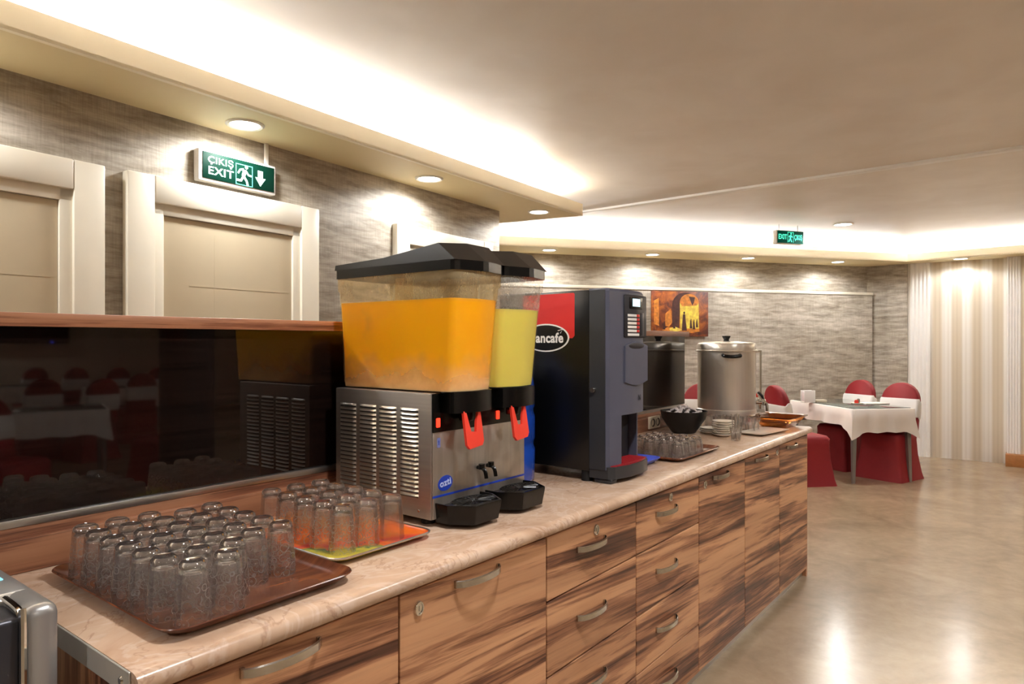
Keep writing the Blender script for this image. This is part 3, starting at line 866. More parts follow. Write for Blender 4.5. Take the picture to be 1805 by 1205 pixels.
# oval scoop relief under the controls
sc = MB()
sc.loft([[(2.265+.180*u, 1.2295-dy, 1.270+.145*v) for u, v in ((0, 0), (.2, -.06), (.5, -.11), (.8, -.06), (1, 0), (1, .93), (.8, 1.0), (.5, 1.05), (.2, 1.0), (0, .93))] for dy in (0, .006, .0072)])
sc.bevel(.002, 2, 40).build('scoop_panel', M['coffee_front'], cm)
MB().ellip((2.353, 1.2245, 1.405), .075, .004, .014, 20, 8).build('scoop_lip', M['coffee_dark'], cm)
MB().lathe([(0, .014), (.009, .014), (.011, .010), (.011, 0), (0, 0)], 16).xf(Matrix.Translation((cx0-.0015, 1.296, 1.244)) @ Matrix.Rotation(-PI/2, 4, 'Y')).build('lock', M['handle'], cm)
# red sticker and oval logo on the side facing the dispenser
rp = MB().prism([(1.379, 1.612-.012), (1.379, 1.444), (1.388, 1.434), (1.62, 1.434), (1.62, 1.602), (1.384, 1.604)], 'x', cx0-.001, cx0-.0002).build('red_sticker', M['red_panel'], cm)
ov = MB().lathe([(0, 0), (.108, 0), (.108, .0008), (0, .0008)], 40, sy=.50).xf(Matrix.Translation((cx0-.001, 1.510, 1.436)) @ Matrix.Rotation(-PI/2, 4, 'Z') @ Matrix.Rotation(PI/2, 4, 'X')).build('logo_badge', M['whiteprint'], cm)
MB().lathe([(0, 0), (.101, 0), (.101, .0008), (0, .0008)], 40, sy=.48).xf(Matrix.Translation((cx0-.0019, 1.510, 1.436)) @ Matrix.Rotation(-PI/2, 4, 'Z') @ Matrix.Rotation(PI/2, 4, 'X')).build('badge_field', M['coffee_black'], ov)
tm = face_to(text_mesh('ancafe', .052, M['whiteprint'], .0004, .0015, .92, 'RIGHT'), Matrix.Translation((cx0-.0030, 1.428, 1.434)) @ TO_NX); put('lettering', tm, ov)
MB().tube([(cx0-.0034, 1.452, 1.463), (cx0-.0034, 1.430, 1.468), (cx0-.0034, 1.441, 1.453)], .0017, 5).build('accent_mark', M['whiteprint'], ov)
for fx, fy in ((2.185, 1.34), (2.43, 1.34), (2.185, 1.70), (2.43, 1.70)):
    MB().lathe([(0, 0), (.022, 0), (.020, .042), (0, .042)], 14, (fx, fy, TOP)).build('foot', M['black_matte'], cm)
MB().box(cx0+.006, cx0+.05, 1.225, 1.30, TOP+.0, .924, .006).build('front_foot', M['coffee_side'], cm)
tm = face_to(text_mesh('N', .03, M['coffee_dark'], .0003, .0003), Matrix.Translation((2.39, 1.2288, 1.205)) @ TO_NY); put('embossed_letter', tm, cm)

# ------------------------------------------------------------------ trays and glasses
def tray(name, label, cx, cy, wx, dy_, m, lip=.020, r=.04, rim=None, rz=0):
    R = [rrect(wx-.05, dy_-.05, r, 6, .0025), rrect(wx-.02, dy_-.02, r, 6, lip*.6), rrect(wx, dy_, r+.006, 6, lip), rrect(wx-.003, dy_-.003, r+.004, 6, lip+.002),
         rrect(wx-.008, dy_-.008, r, 6, lip-.001), rrect(wx-.026, dy_-.026, r, 6, lip*.6), rrect(wx-.054, dy_-.054, r, 6, .005)]
    t = thing(name, label, 'tray', (cx, cy, TOP), rz)
    MB().loft(R).build('dish', m, t, smooth=40)
    if rim:
        MB().loft([rrect(wx+.001, dy_+.001, r+.006, 6, lip-.001), rrect(wx+.002, dy_+.002, r+.006, 6, lip+.002), rrect(wx-.005, dy_-.005, r+.003, 6, lip+.0035), rrect(wx-.007, dy_-.007, r+.003, 6, lip+.0005)], loop=True).build('rim', rim, t)
    return t
tray('serving_tray', 'dark brown wood-grain tray under the patterned tumblers at the near end', .757, 1.438, .412, .556, M['tray'], .022)
tray('serving_tray', 'orange and yellow painted tray with a silver rim beside the juice dispenser', 1.140, 1.487, .322, .450, M['tray_paint'], .016, .035, M['tray_rim'])
tray('serving_tray', 'small brown tray under the upturned tea glasses beyond the coffee machine', 2.952, 1.365, .47, .330, M['tray'], .018)
tray('serving_tray', 'bright blue plastic tray poking out behind the coffee machine', 2.588, 1.395, .226, .235, M['blue_tray'], .024, .03)

def slots(me, mats, pick):
    """material per face: 0 outer wall, 1 inner wall, 2 thick base and rim"""
    me.materials.clear()
    for m_ in mats: me.materials.append(m_)
    for p_ in me.polygons: p_.material_index = pick(p_.center, p_.normal)
    return me
def tumbler_mesh(mat):
    # upside down: mouth on the tray, thick base on top
    h = .113
    out = [(.0323, 0), (.0326, .003), (.0318, .03), (.0274, .082), (.0256, .102), (.0236, .110), (.019, h), (.014, h-.0015), (0, h-.003)]
    inn = [(0, h-.014), (.018, h-.015), (.0232, h-.021), (.0252, .078), (.0296, .03), (.0308, .003), (.0310, 0)]
    me = MB().lathe(out+inn, 28, closed=True).mesh('tumbler', mat, 50)
    def pick(c, n):
        if c.z > h-.0185 or c.z < .002: return 2
        return 0 if n.x*c.x+n.y*c.y > 0 else 1
    return slots(me, (mat, M['tumbler_plain'], M['glass_base']), pick)
TM = tumbler_mesh(M['tumbler']); TP = tumbler_mesh(M['tumbler_plain'])
ORD = ['first', 'second', 'third', 'fourth', 'fifth', 'sixth', 'seventh', 'eighth']
rows = {0: [(.626, 1.222), (.606, 1.288), (.604, 1.358), (.603, 1.428), (.602, 1.498), (.602, 1.570), (.604, 1.640)],
        1: [(.695, 1.226), (.674, 1.294), (.672, 1.364), (.671, 1.434), (.670, 1.504), (.669, 1.574), (.67, 1.644)],
        2: [(.742, 1.288), (.740, 1.358), (.738, 1.428), (.737, 1.498), (.737, 1.568), (.737, 1.638)],
        3: [(.808, 1.324), (.807, 1.394), (.806, 1.464), (.805, 1.534), (.804, 1.604)],
        4: [(.879, 1.330), (.878, 1.400), (.876, 1.470), (.875, 1.540), (.874, 1.612)]}
for ci, c in rows.items():
    for q, (x, y) in enumerate(c):
        o = put('tumbler', TM, None, (x, y, TOP+.005), random.uniform(0, 6))
        tag(o, 'swirl tumbler on the brown tray, %s row from the silver appliance, %s from counter front' % (ORD[ci], ORD[q]), 'glass', 'tumblers on the dark brown tray')
for cx_, ys in ((1.060, (1.345, 1.420, 1.496, 1.572, 1.646)), (1.138, (1.348, 1.424, 1.500, 1.575, 1.648)), (1.214, (1.338, 1.415, 1.492, 1.568, 1.642))):
    for q, y in enumerate(ys):
        o = put('tumbler', TM if random.random() < .75 else TP, None, (cx_+random.uniform(-.002, .002), y, TOP+.005), random.uniform(0, 6))
        tag(o, 'clear tumbler on the orange tray, %s row from the dispenser, %s from counter front' % (ORD[2-round((cx_-1.06)/.077)], ORD[q]), 'glass', 'tumblers on the orange painted tray')
# short tea glasses, upside down
def tea_mesh():
    h = .078
    out = [(.032, 0), (.0325, .003), (.0315, .02), (.0295, .04), (.027, .055), (.024, .066), (.0225, .072), (.022, h), (.014, h-.0005), (.012, h-.005), (0, h-.005)]
    inn = [(0, h-.012), (.018, h-.014), (.022, .060), (.0265, .040), (.0295, .02), (.0305, .003), (.0308, 0)]
    return slots(MB().lathe(out+inn, 24, closed=True).mesh('tea_glass', None, 50), (M['tumbler_plain'], M['glass_base']), lambda c, n: 1 if c.z > h-.0155 or c.z < .002 else 0)
TG = tea_mesh()
for ix in range(4):
    for iy in range(4):
        x = 2.795+ix*.069+(.012 if iy % 2 else 0); y = 1.255+iy*.068
        o = put('tea_glass', TG, None, (x, y, TOP+.005), random.uniform(0, 6))
        tag(o, 'short upturned tea glass, %s row from the coffee machine, %s from counter front' % (ORD[ix], ORD[iy]), 'glass', 'tea glasses on the small brown tray')

# ------------------------------------------------------------------ bowl of sugar, saucers, spoons, dishes
bw = thing('serving_bowl', 'black round bowl heaped with wrapped sugar on the counter beside the urn', 'bowl', (3.66, 1.605, TOP))
MB().lathe([(0, .002), (.06, 0), (.066, .004), (.098, .05), (.122, .085), (.130, .122), (.1315, .126), (.128, .126), (.118, .088), (.094, .054), (.06, .014), (0, .012)], 36).build('bowl_body', M['bowl'], bw)
sg = MB().box(-.019, .019, -.010, .010, -.005, .005, .002).mesh('sugar_sachet', M['paper'])
k = 0
for ring, n, z in ((.085, 12, .108), (.055, 10, .122), (.025, 6, .132), (0, 2, .140)):
    for q in range(n):
        a = 2*PI*q/n+random.random()*.4
        o = put('sugar_sachet', sg, None, (3.66+ring*math.cos(a), 1.605+ring*math.sin(a), TOP+z+.006+random.uniform(-.004, .006)))
        o.rotation_euler = (random.uniform(-.7, .7), random.uniform(-.7, .7), random.uniform(0, 6))
        tag(o, 'small white wrapped sugar sachet heaped in the black bowl', 'sugar sachet', 'sugar sachets in the black bowl')
sau = MB().lathe([(0, .002), (.03, 0), (.034, .003), (.052, .011), (.058, .014), (.0575, .016), (.05, .0135), (.034, .006), (0, .005)], 28).mesh('saucer', M['porcelain'])
for q in range(7):
    o = put('saucer', sau, None, (3.655+.002*math.sin(q*2.1), 1.375+.002*math.cos(q*1.7), TOP+q*.0118))
    tag(o, 'white saucer, %s from the bottom of the taller stack before the glasses' % ORD[q], 'saucer', 'stacked white saucers')
for q in range(3):
    o = put('saucer', sau, None, (3.72+.002*q, 1.475, TOP+q*.0095))
    tag(o, 'white saucer, %s from the bottom of the short stack behind' % ORD[q], 'saucer', 'saucers of the short stack')
# upright tea glasses in a row
upg = MB().lathe([(0, .0), (.022, 0), (.024, .004), (.020, .022), (.021, .035), (.028, .06), (.030, .082), (.0288, .082), (.0268, .06), (.0195, .036), (.018, .022), (.018, .01), (0, .008)], 22).mesh('tulip_glass', None, 50)
slots(upg, (M['tumbler_plain'], M['glass_base']), lambda c, n: 1 if c.z < .012 or c.z > .0815 else 0)
pos = [(3.85+.073*a, 1.60-.0*a-.072*b) for a in range(3) for b in range(5)]
for x, y in pos:
    if abs(x-3.85) < .01 and y < 1.34: continue
    o = put('tulip_glass', upg, None, (x, y, TOP+.0), random.uniform(0, 6))
    tag(o, 'upright waisted tea glass before the urn, %s from the screen, %s file from the saucers' % (ORD[round((1.60-y)/.072)], ORD[round((x-3.85)/.073)]), 'glass', 'upright tea glasses before the urn')
sp = thing('spoon_holder', 'clear glass cup holding teaspoons in front of the saucers', 'glass', (3.535, 1.262, TOP))
MB().lathe([(0, .0), (.022, 0), (.024, .004), (.027, .03), (.034, .07), (.0325, .07), (.0255, .03), (.0215, .008), (0, .007)], 24).build('cup', M['tumbler_plain'], sp)
def spoon():
    mb = MB(); mb.tube([(0, 0, .02), (.001, 0, .06), (0, .002, .105), (0, .004, .125)], .0022, 6, 3, [.0018, .002, .0024, .0035])
    mb.ellip((0, 0, .012), .0115, .0035, .018, 12, 8)
    return mb.mesh('teaspoon', M['steel'])
SPM = spoon()
for q in range(5):
    a = q*1.26
    o = put('teaspoon', SPM, None, (3.535+.012*math.cos(a), 1.262+.012*math.sin(a), TOP+.014))
    o.rotation_euler = (-.10*math.sin(a), .10*math.cos(a), a)
    tag(o, 'steel teaspoon standing in the clear glass cup', 'spoon', 'teaspoons in the glass cup')
pl = thing('serving_plate', 'white oblong porcelain plate in front of the amber dish', 'plate', (3.93, 1.245, TOP), math.radians(-8))
MB().loft([rrect(.28, .10, .02, 5, .0), rrect(.34, .16, .02, 5, .012), rrect(.342, .162, .02, 5, .014), rrect(.335, .155, .02, 5, .0145), rrect(.28, .10, .02, 5, .004)]).build('plate_body', M['porcelain'], pl)
am = thing('baking_dish', 'amber glass oblong dish at the far corner of the counter', 'dish', (4.275, 1.265, TOP), math.radians(-4))
MB().loft([rrect(.20, .14, .03, 5, .0), rrect(.23, .17, .03, 5, .02), rrect(.30, .235, .035, 5, .060), rrect(.33, .262, .04, 5, .066), rrect(.33, .262, .04, 5, .070), rrect(.29, .225, .035, 5, .066), rrect(.222, .162, .03, 5, .022), rrect(.19, .13, .028, 5, .006)]).build('dish_body', M['amber'], am)

# ------------------------------------------------------------------ tea urn
ur = thing('tea_urn', 'tall stainless steel tea urn with black lid knob near the end of the counter', 'urn', (4.383, 1.622, TOP))
ur.location.x = 4.27; ur.location.y = 1.585
R0 = .178
MB().lathe([(0, 0), (.118, 0), (.118, .058), (0, .058)], 36).build('stand', M['black_matte'], ur)
MB().lathe([(0, .056), (R0-.012, .056), (R0+.002, .062), (R0+.004, .078), (R0+.002, .092), (R0-.002, .096), (R0-.002, .10), (R0, .11), (R0, .458), (0, .458)], 56).build('body', M['urn'], ur)
MB().lathe([(R0, .452), (R0+.012, .456), (R0+.013, .462), (R0+.001, .466), (R0+.001, .500), (R0-.004, .508), (R0-.03, .513), (.06, .520), (0, .521)], 56).build('lid', M['urn'], ur)
MB().lathe([(0, .520), (.018, .520), (.016, .530), (.026, .548), (.026, .553), (0, .555)], 20).build('lid_knob', M['black'], ur)
hd = math.atan2(-.50, -.866)      # handle faces the near end of the counter
c, s = math.cos(hd), math.sin(hd); tx_, ty_ = -s, c
def hp(r, tt, z): return (r*c+tt*tx_, r*s+tt*ty_, z)
MB().tube([hp(R0-.002, -.05, .435), hp(R0+.028, -.045, .430), hp(R0+.036, 0, .426), hp(R0+.028, .045, .430), hp(R0-.002, .05, .435)], .011, 10, 5).build('handle', M['black'], ur)
ga = math.radians(-62)
c2, s2 = math.cos(ga), math.sin(ga)
MB().tube([((R0+.030)*c2, (R0+.030)*s2, .12), ((R0+.030)*c2, (R0+.030)*s2, .462)], .0065, 10).tube([(R0*.97*c2, R0*.97*s2, .455), ((R0+.036)*c2, (R0+.036)*s2, .455)], .006, 8).tube([(R0*.97*c2, R0*.97*s2, .13), ((R0+.036)*c2, (R0+.036)*s2, .13)], .007, 8).build('level_gauge', M['chrome'], ur)
for ga, col, nm in ((math.radians(-74), M['black'], 'tap'), (math.radians(-38), M['red_lever'], 'tap')):
    c2, s2 = math.cos(ga), math.sin(ga)
    tp = MB().tube([(R0*.97*c2, R0*.97*s2, .135), ((R0+.05)*c2, (R0+.05)*s2, .135), ((R0+.062)*c2, (R0+.062)*s2, .125), ((R0+.064)*c2, (R0+.064)*s2, .085)], .010, 10, 3)
    tp.lathe([(.013, .12), (.014, .15), (.008, .16), (0, .16)], 12, ((R0+.045)*c2, (R0+.045)*s2, 0))
    tp = tp.build(nm, M['chrome'], ur)
    MB().tube([((R0+.045)*c2, (R0+.045)*s2, .158), ((R0+.035)*c2, (R0+.035)*s2, .178), ((R0+.012)*c2, (R0+.012)*s2, .202)], .0075, 8, 2).build('tap_lever', col, tp)

# ------------------------------------------------------------------ silver appliance, lower left
sa = thing('appliance', 'silver rounded appliance with dark front at the near end of the counter', 'appliance', (0, 0, 0))
MB().box(.06, .428, 1.352, 1.70, .62, 1.0, .020, 4).build('shell', M['silver'], sa)
MB().box(.378, .428, 1.262, 1.40, .62, .999, .018, 4).build('side_pillar', M['silver'], sa)
MB().box(.06, .3795, 1.272, 1.365, .62, .986, .008, 3).build('front_panel', M['silver_dark'], sa)
MB().box(.05, .44, 1.25, 1.72, 0, .62, .004).build('stand', M['zeb_end'], sa)
MB().tube([(.377, 1.266, .64), (.377, 1.266, .970), (.377, 1.276, .988), (.377, 1.295, .994), (.377, 1.352, .996)], .0055, 8, 3).build('edge_bead', M['chrome'], sa)
MB().box(.390, .402, 1.45, 1.49, .999, 1.0015, .0005, 1).build('indicator_or_glint', M['cyan'], sa)  # glowing strip standing in for bluish reflections on the shell, no real lamp

# ------------------------------------------------------------------ exit signs
def poly(pts, m, name, parent, y, dy=.0012):
    mb = MB(); mb.prism(pts, 'y', y-dy, y); return mb.build(name, m, parent, smooth=0)
e1 = thing('exit_sign', 'green exit sign with running figure and down arrow above the door', 'sign', (0, 0, 0), WA)
px, pz = 1.541, 2.135
e1.location = (1.745, wl(1.745)-.004, 2.215)
MB().box(-.205, .205, -.042, 0, -.072, .072, .006).build('housing', M['white_trim'], e1)
MB().box(-.187, .193, -.046, -.040, -.058, .060, .001).build('sign_face', M['sign_green'], e1)
f = -.0465
tm = face_to(text_mesh('ÇIKIŞ', .042, M['sign_white'], .0004, .0004, 1.2), Matrix.Translation((-.098, f, .027)) @ TO_NY); put('lettering', tm, e1)
tm = face_to(text_mesh('EXIT', .050, M['sign_white'], .0004, .0006, 1.22), Matrix.Translation((-.098, f, -.022)) @ TO_NY); put('lettering', tm, e1)
fr = MB()
for a in ((-.022, -.019, -.056, .040), (.066, .069, -.056, .040), (-.022, .069, .038, .041), (-.022, .069, -.057, -.054)):
    fr.box(a[0], a[1], f-.001, f, a[2], a[3])
fr.build('door_outline', M['sign_line'], e1)
rn = MB()
Y1 = f-.0012
def limb(*p, r=.006): rn.tube([(x, Y1, z) for x, z in p], r, 6)
rn.ellip((.035, Y1, .031), .0085, .002, .0085, 12, 6)
limb((.026, .016), (.018, -.014), r=.0105)
limb((.030, .016), (.046, -.004), (.062, -.006), r=.0048)
limb((.020, .020), (.000, .014), (-.010, -.004), r=.0048)
limb((.020, -.014), (.036, -.034), (.042, -.054), r=.0062)
limb((.018, -.014), (.006, -.036), (-.018, -.036), r=.0062)
rn.xf(Matrix.Translation((0, Y1, 0)) @ Matrix.Scale(.15, 4, (0, 1, 0)) @ Matrix.Translation((0, -Y1, 0)))
rn.build('running_figure', M['sign_white'], e1)
poly([(.098, .030), (.126, .030), (.126, -.004), (.142, -.004), (.112, -.044), (.084, -.004), (.098, -.004)], M['sign_white'], 'down_arrow', e1, f)
cd = MB().box(.166, .186, -.014, 0, .066, ZS-2.215, .003).build('cable_duct', M['white_trim'], e1)

e2 = thing('exit_sign', 'small lit green exit sign hanging from the main ceiling far across the room', 'sign', (7.27, 2.04, 2.49), FA+math.radians(3))
MB().box(-.172, .172, -.012, .045, -.069, .069, .004).build('housing', M['white_trim'], e2)
MB().box(-.165, .167, -.015, -.010, -.063, .063, .001).build('sign_face', M['sign_green2'], e2)
f = -.0156
for wd, x in (('EXIT', -.100), ('ÇIKIŞ', .098)):
    tm = face_to(text_mesh(wd, .070, M['sign_mint'], .0004, .002, .72 if wd == 'EXIT' else .56), Matrix.Translation((x, f, 0)) @ TO_NY); put('lettering', tm, e2)
rn = MB(); Y1 = f-.001
rn.ellip((.006, Y1, .036), .010, .002, .010, 10, 6)
limb((.0, .022), (-.004, -.008), r=.011); limb((.004, .02), (.024, .0), r=.006); limb((-.004, .02), (-.022, .004), r=.006)
limb((-.004, -.008), (.014, -.048), r=.007); limb((-.004, -.008), (-.022, -.046), r=.007)
rn.xf(Matrix.Translation((0, Y1, 0)) @ Matrix.Scale(.15, 4, (0, 1, 0)) @ Matrix.Translation((0, -Y1, 0)))
rn.build('running_figure', M['sign_mint'], e2)
fr = MB()
for a in ((-.038, -.033, -.052, .052), (.033, .038, -.052, .052), (-.038, .038, .048, .053)): fr.box(a[0], a[1], f-.001, f, a[2], a[3])
fr.build('door_outline', M['sign_mint'], e2)
for x in (-.12, .12): MB().tube([(x, .016, .066), (x, .016, ZC-2.49)], .004, 6).build('hanger_rod', M['white_trim'], e2)

# ------------------------------------------------------------------ painting on the far wall
def painting_mat():
    m, t, p = nt('painted_canvas')
    v = coords(t)
    n = noise(t, coords(t, (7, 1, 7)), 1, 5, .65, .8)
    r = ramp(t, n, [(.3, lin(52, 26, 34)), (.45, lin(110, 54, 34)), (.6, lin(170, 92, 34)), (.75, lin(206, 134, 52))])
    t.links.new(r.outputs[0], p.inputs['Base Color']); p.inputs['Roughness'].default_value = .5
    return m
M['paint'] = painting_mat()
M['paint_y'] = simple('paint_yellow', (250, 206, 84), .5, var=.35, scale=22)
M['paint_d'] = simple('paint_dark', (74, 38, 30), .5, var=.4, scale=25)
M['paint_o'] = simple('paint_ochre', (206, 128, 46), .5, var=.35, scale=25)
pt = thing('painting', 'orange-lit arch painting on canvas hanging on the far wall', 'painting', (7.489, 3.340, 1.746), FA)
MB().box(-.37, .37, -.03, 0, -.262, .262, .003).build('canvas', M['paint'], pt)
def ppoly(pts, m, nm, lay=0): return poly(pts, M[m], nm, pt, -.0302-.0006*lay, .0008)
def arc(cx, cz, rx, rz, a0=0, a1=180, n=12): return [(cx+rx*math.cos(math.radians(a0+(a1-a0)*k/n)), cz+rz*math.sin(math.radians(a0+(a1-a0)*k/n))) for k in range(n+1)]
ppoly(arc(.06, .10, .17, .15, 60, 180)+[(-.11, -.17), (-.02, -.17), (-.01, .10), (.05, .20)], 'paint_d', 'dark_arch')
ppoly(arc(.115, .12, .125, .115)+[(-.005, -.17), (.245, -.17)], 'paint_y', 'sunlit_opening', 1)
ppoly(arc(.115, .135, .125, .10)+[(.02, .09), (.21, .10)], 'paint_o', 'arch_top', 2)
ppoly([(.245, -.17), (.25, -.205), (.10, -.225), (-.10, -.215), (-.25, -.19), (-.16, -.15), (-.005, -.165)], 'paint_o', 'lit_ground', 1)
ppoly([(-.345, .15), (-.285, .18), (-.28, -.14), (-.345, -.12)], 'paint_o', 'lit_pillar', 1)
ppoly([(-.20, -.0), (-.13, .06), (-.11, -.10), (-.15, -.15), (-.20, -.14)], 'paint_o', 'lit_wall', 1)
ppoly([(-.15, -.17), (-.07, -.15), (.03, -.185), (-.05, -.205), (-.14, -.195)], 'paint_y', 'pale_heap', 2)
for fx, fz, s_ in ((.045, -.07, .95), (.135, -.105, .48), (.175, -.115, .5), (.215, -.10, .42), (-.085, -.115, .42), (-.215, -.13, .4)):
    ppoly([(fx-.014*s_, fz+.07*s_), (fx+.016*s_, fz+.07*s_), (fx+.022*s_, fz+.0*s_), (fx+.040*s_, fz-.13*s_), (fx-.032*s_, fz-.13*s_), (fx-.022*s_, fz+.0*s_)], 'paint_d', 'dark_figure', 3)
    ppoly(arc(fx+.002, fz+.088*s_, .013*s_, .016*s_, 0, 330, 9), 'paint_d', 'dark_head', 3)
ppoly([(.11, .205), (.19, .195), (.175, .135), (.155, .10), (.135, .14)], 'paint_d', 'hanging_cloth', 3)

# ------------------------------------------------------------------ dining tables, cloths, covered chairs
def chair(label, group=None):
    t = thing('dining_chair', label, 'chair', (0, 0, 0), 0, group)
    # local: faces +x, back at -x. stretch cover flared to the four feet
    def ring(w, d, z, r, sc=0):
        base = rrect(d, w, r, 4, z)
        if not sc: return base
        out = []
        for x, y, zz in base:
            u = min(abs(x)/(d/2), abs(y)/(w/2))
            out.append((x, y, zz+sc*(1-u)**.8 if u < .8 else zz))
        return out
    MB().loft([ring(.50, .50, .0, .03, .05), ring(.47, .47, .06, .03), ring(.415, .425, .25, .035), ring(.40, .42, .40, .05), ring(.41, .43, .455, .06), ring(.37, .39, .485, .06), ring(.25, .27, .492, .06)], cap0=False).build('seat_cover', M['red'], t, smooth=60)
    def back(x, th, z0, z1, w):
        rings = []
        pts = [(-w/2, z0), (-w/2, z1-.19)]+[(-w/2*math.cos(a), z1-.19+.19*math.sin(a)) for a in [PI*k/14 for k in range(1, 14)]]+[(w/2, z1-.19), (w/2, z0)]
        lean = lambda z: -(z-.45)*.16
        return [[(x+lean(z)+dx, y*s, z0+(z-z0)*s2) for y, z in pts] for dx, s, s2 in ((-th/2, .93, .985), (-th/2+.012, 1, 1), (th/2-.012, 1, 1), (th/2, .93, .985))]
    MB().loft(back(-.20, .075, .44, .985, .385)).build('back_cover', M['red'], t, smooth=60)
    b = MB(); rings = []
    for z, e in ((.60, .004), (.615, .010), (.70, .011), (.775, .010), (.79, .004)):
        x = -.20-(z-.45)*.16
        rings.append([(p[0]+x, p[1], z+.03*(p[0] > 0)) for p in rrect(.075+2*e, .385+2*e, .03, 4, 0)])
    b.loft(rings).build('sash', M['sash'], t, smooth=60)
    return t
CH = chair('red covered chair at the far table with its seat just past the counter end', 'red covered chairs')
ang = lambda x, y: math.atan2(y, x)
E1 = Vector((.722, -.692)); E2 = Vector((.692, .722))
CH.location = (7.27, 1.93, 0); CH.rotation_euler = (0, 0, ang(*E1))
dup(CH, (7.74, 2.46, 0), ang(*E1), 'red covered chair half hidden behind the chair by the tea urn taps')
dup(CH, (8.44, 1.78, 0), ang(-.85, .5), 'red covered chair on the far side of the table in front of the wall pier')
dup(CH, (8.10, 1.27, 0), ang(-.95, .30), 'red covered chair tucked under the table beside the fluted white trim')
dup(CH, (6.67, 2.72, 0), ang(-.92, -.4), 'red covered chair glimpsed behind the tea urn at its left')

def table(cx, cy, a, L=1.12, W=.68, lab='', clab='', glab='', group=None, drop=(.17, .25)):
    t = thing('dining_table', lab, 'table', (cx, cy, 0), a, group)
    MB().box(-L/2, L/2, -W/2, W/2, .72, .745, .003).build('tabletop', M['dark_wood'], t)
    for sx in (-1, 1):
        for sy in (-1, 1):
            MB().loft([[(sx*(L/2-.045)+q[0]*r+sx*.02*(1-z/.72), sy*(W/2-.045)+q[1]*r+sy*.02*(1-z/.72), z) for q in ((1, 1), (-1, 1), (-1, -1), (1, -1))] for z, r in ((0, .012), (.03, .014), (.72, .024))]).build('leg', M['leg'], t)
    # cloth: flat top, hanging sides with folds and longer corners
    mb = MB(); n = 22
    top, r1, r2, r3 = [], [], [], []
    per = [(-L/2+L*k/n, -W/2, 0, -1) for k in range(n)]+[(L/2, -W/2+W*k/n, 1, 0) for k in range(n)]+[(L/2-L*k/n, W/2, 0, 1) for k in range(n)]+[(-L/2, W/2-W*k/n, -1, 0) for k in range(n)]
    m_ = len(per)
    for q, (x, y, nx, ny) in enumerate(per):
        k = q % n; cor = max(0, 1-min(k, n-k)/3.2)
        lx = x/(L/2); ly = y/(W/2)
        dr = drop[0] if nx == 0 and ny else drop[1]
        if cor > .99: dr = max(drop)
        ph = .012*math.sin(k*2*PI/n*3.5)+.006*math.sin(k*1.9)
        ph *= 1-cor
        o = .006+.020*cor
        def pt_(off, z):
            return (x+nx*off+(cor*off*.9*(1 if lx > 0 else -1) if abs(lx) > .8 and nx == 0 else 0), y+ny*off+(cor*off*.9*(1 if ly > 0 else -1) if abs(ly) > .8 and ny == 0 else 0), z)
        top.append((x, y, .7475)); r1.append(pt_(.006, .742)); r2.append(pt_(.012+ph*.6, .742-dr*.5)); r3.append(pt_(.022+ph*1.3+.02*cor, .742-dr-.07*cor-.004*math.sin(k*.9)))
    mb.loft([top, r1, r2, r3], True, False)
    cl = mb.build('tablecloth', M['cloth'], None, (cx, cy, 0), a, 60); tag(cl, clab, 'tablecloth', 'white tablecloths' if group else None)
    gt = MB().box(-L/2+.02, L/2-.02, -W/2+.02, W/2-.02, .7485, .7545, .002).build('glass_top', M['table_glass'], None, (cx, cy, 0), a)
    tag(gt, glab, 'table top', 'glass table tops' if group else None)
    return t
A = Vector((7.47, 1.49)); ctr = A+E1*.34+E2*.56
table(ctr.x, ctr.y, ang(*E2), lab='dining table with tapered grey metal legs beyond the end of the counter', clab='white tablecloth hanging from the dining table beyond the counter end', glab='dark glass sheet lying on the tablecloth near the striped wall', drop=(.17, .23))
nh = thing('napkin_holder', 'white square napkin holder standing on the glass-topped table', 'napkin holder', (7.93, 2.03, .7545), ang(*E1))
MB().box(-.065, .065, -.04, .04, 0, .012, .004).box(-.065, .065, -.04, -.03, .01, .135, .004).box(-.065, .065, .03, .04, .01, .135, .004).build('holder', M['white_trim'], nh)
MB().box(-.055, .055, -.028, .028, .012, .12, .004).build('napkins', M['paper'], nh)
pk = MB().box(-.06, .06, -.035, .035, 0, .03, .003).build('sugar_box', M['socket'], None, (8.04, 1.93, .7545), ang(*E1)); tag(pk, 'low cream box beside the napkin holder on the far table', 'box')
ss = thing('salt_shaker', 'tiny red and silver shaker on a white dish on the glass-topped table', 'shaker', (8.06, 1.565, .7545))
MB().lathe([(0, 0), (.05, 0), (.06, .012), (.057, .013), (.045, .004), (0, .004)], 20).build('dish', M['porcelain'], ss)
MB().lathe([(0, .004), (.02, .004), (.022, .03), (.017, .045), (0, .047)], 14, (-.02, 0, 0)).build('red_shaker', M['red_lever'], ss)
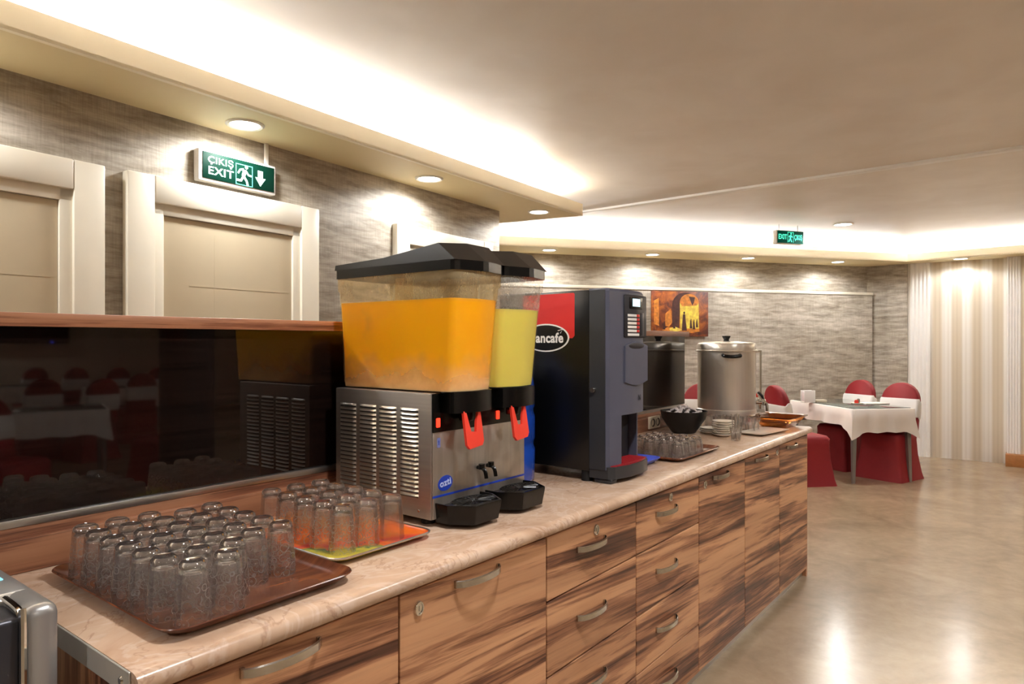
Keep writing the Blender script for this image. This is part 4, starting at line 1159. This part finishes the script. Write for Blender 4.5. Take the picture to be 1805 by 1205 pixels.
MB().lathe([(0, .004), (.018, .004), (.016, .04), (.012, .055), (0, .058)], 14, (.022, -.01, 0)).build('silver_shaker', M['chrome'], ss)
bk = MB().box(-.14, .14, -.09, .09, 0, .012, .003).build('folded_napkin', M['cloth'], None, (8.20, 1.44, .7545), ang(*E1)); tag(bk, 'white folded napkin lying on the table end by the striped wall', 'napkin')

# ------------------------------------------------------------------ dining room behind the camera, seen in the gloss panel
def refl(px, d):   # point seen in the panel at picture column px, at path length d
    r = (px-902.5)/1203; th = math.radians(37.8)
    dx, dy = math.cos(th)+r*math.sin(th), math.sin(th)-r*math.cos(th)
    return dx*d, 3.64-dy*d
k = 0
for px_, d, a in ((95, 6.9, .3), (10, 10.5, .1), (215, 10.2, .2)):
    x, y = refl(px_, d)
    k += 1
    wh = ['near', 'middle', 'farthest'][k-1]
    table(x, y, a, .9, .75, lab='white-clothed dining table reflected in the black panel, the %s one' % wh, clab='white tablecloth reflected in the black panel, on the %s table' % wh, glab='glass sheet reflected in the black panel, on the %s table' % wh, group='dining tables behind the viewer', drop=(.24, .24))
for px_, d, a in ((18, 5.4, 1.2), (66, 8.3, -1.5), (160, 8.3, -1.7), (285, 6.8, 2.9), (238, 9.8, -1.5), (330, 8.9, 2.2), (52, 11.8, -1.6), (124, 11.8, -1.57), (196, 11.8, -1.6), (266, 11.8, -1.6)):
    x, y = refl(px_, d)
    o = dup(CH, (x, y, 0), a, 'red covered chair mirrored dimly in the black gloss panel')
    o['group'] = 'chairs reflected in the black panel'
x, y = refl(330, 6.2)
tvx, tvy = refl(28, 13.0)
tv = thing('television', 'black television on the back wall, mirrored in the gloss panel', 'television', (tvx, YB+.03, 1.75))
MB().box(-.6, .6, 0, .05, -.36, .36, .01).build('case', M['tv'], tv)
MB().box(.30, .33, .05, .052, -.34, -.325).build('standby_lamp', emit('blue_standby', (60, 80, 255), 2.0), tv)
struct('column_1', MB().lathe([(.23, 0), (.23, ZC)], 32), M['black_matte'], (x, y, 0))
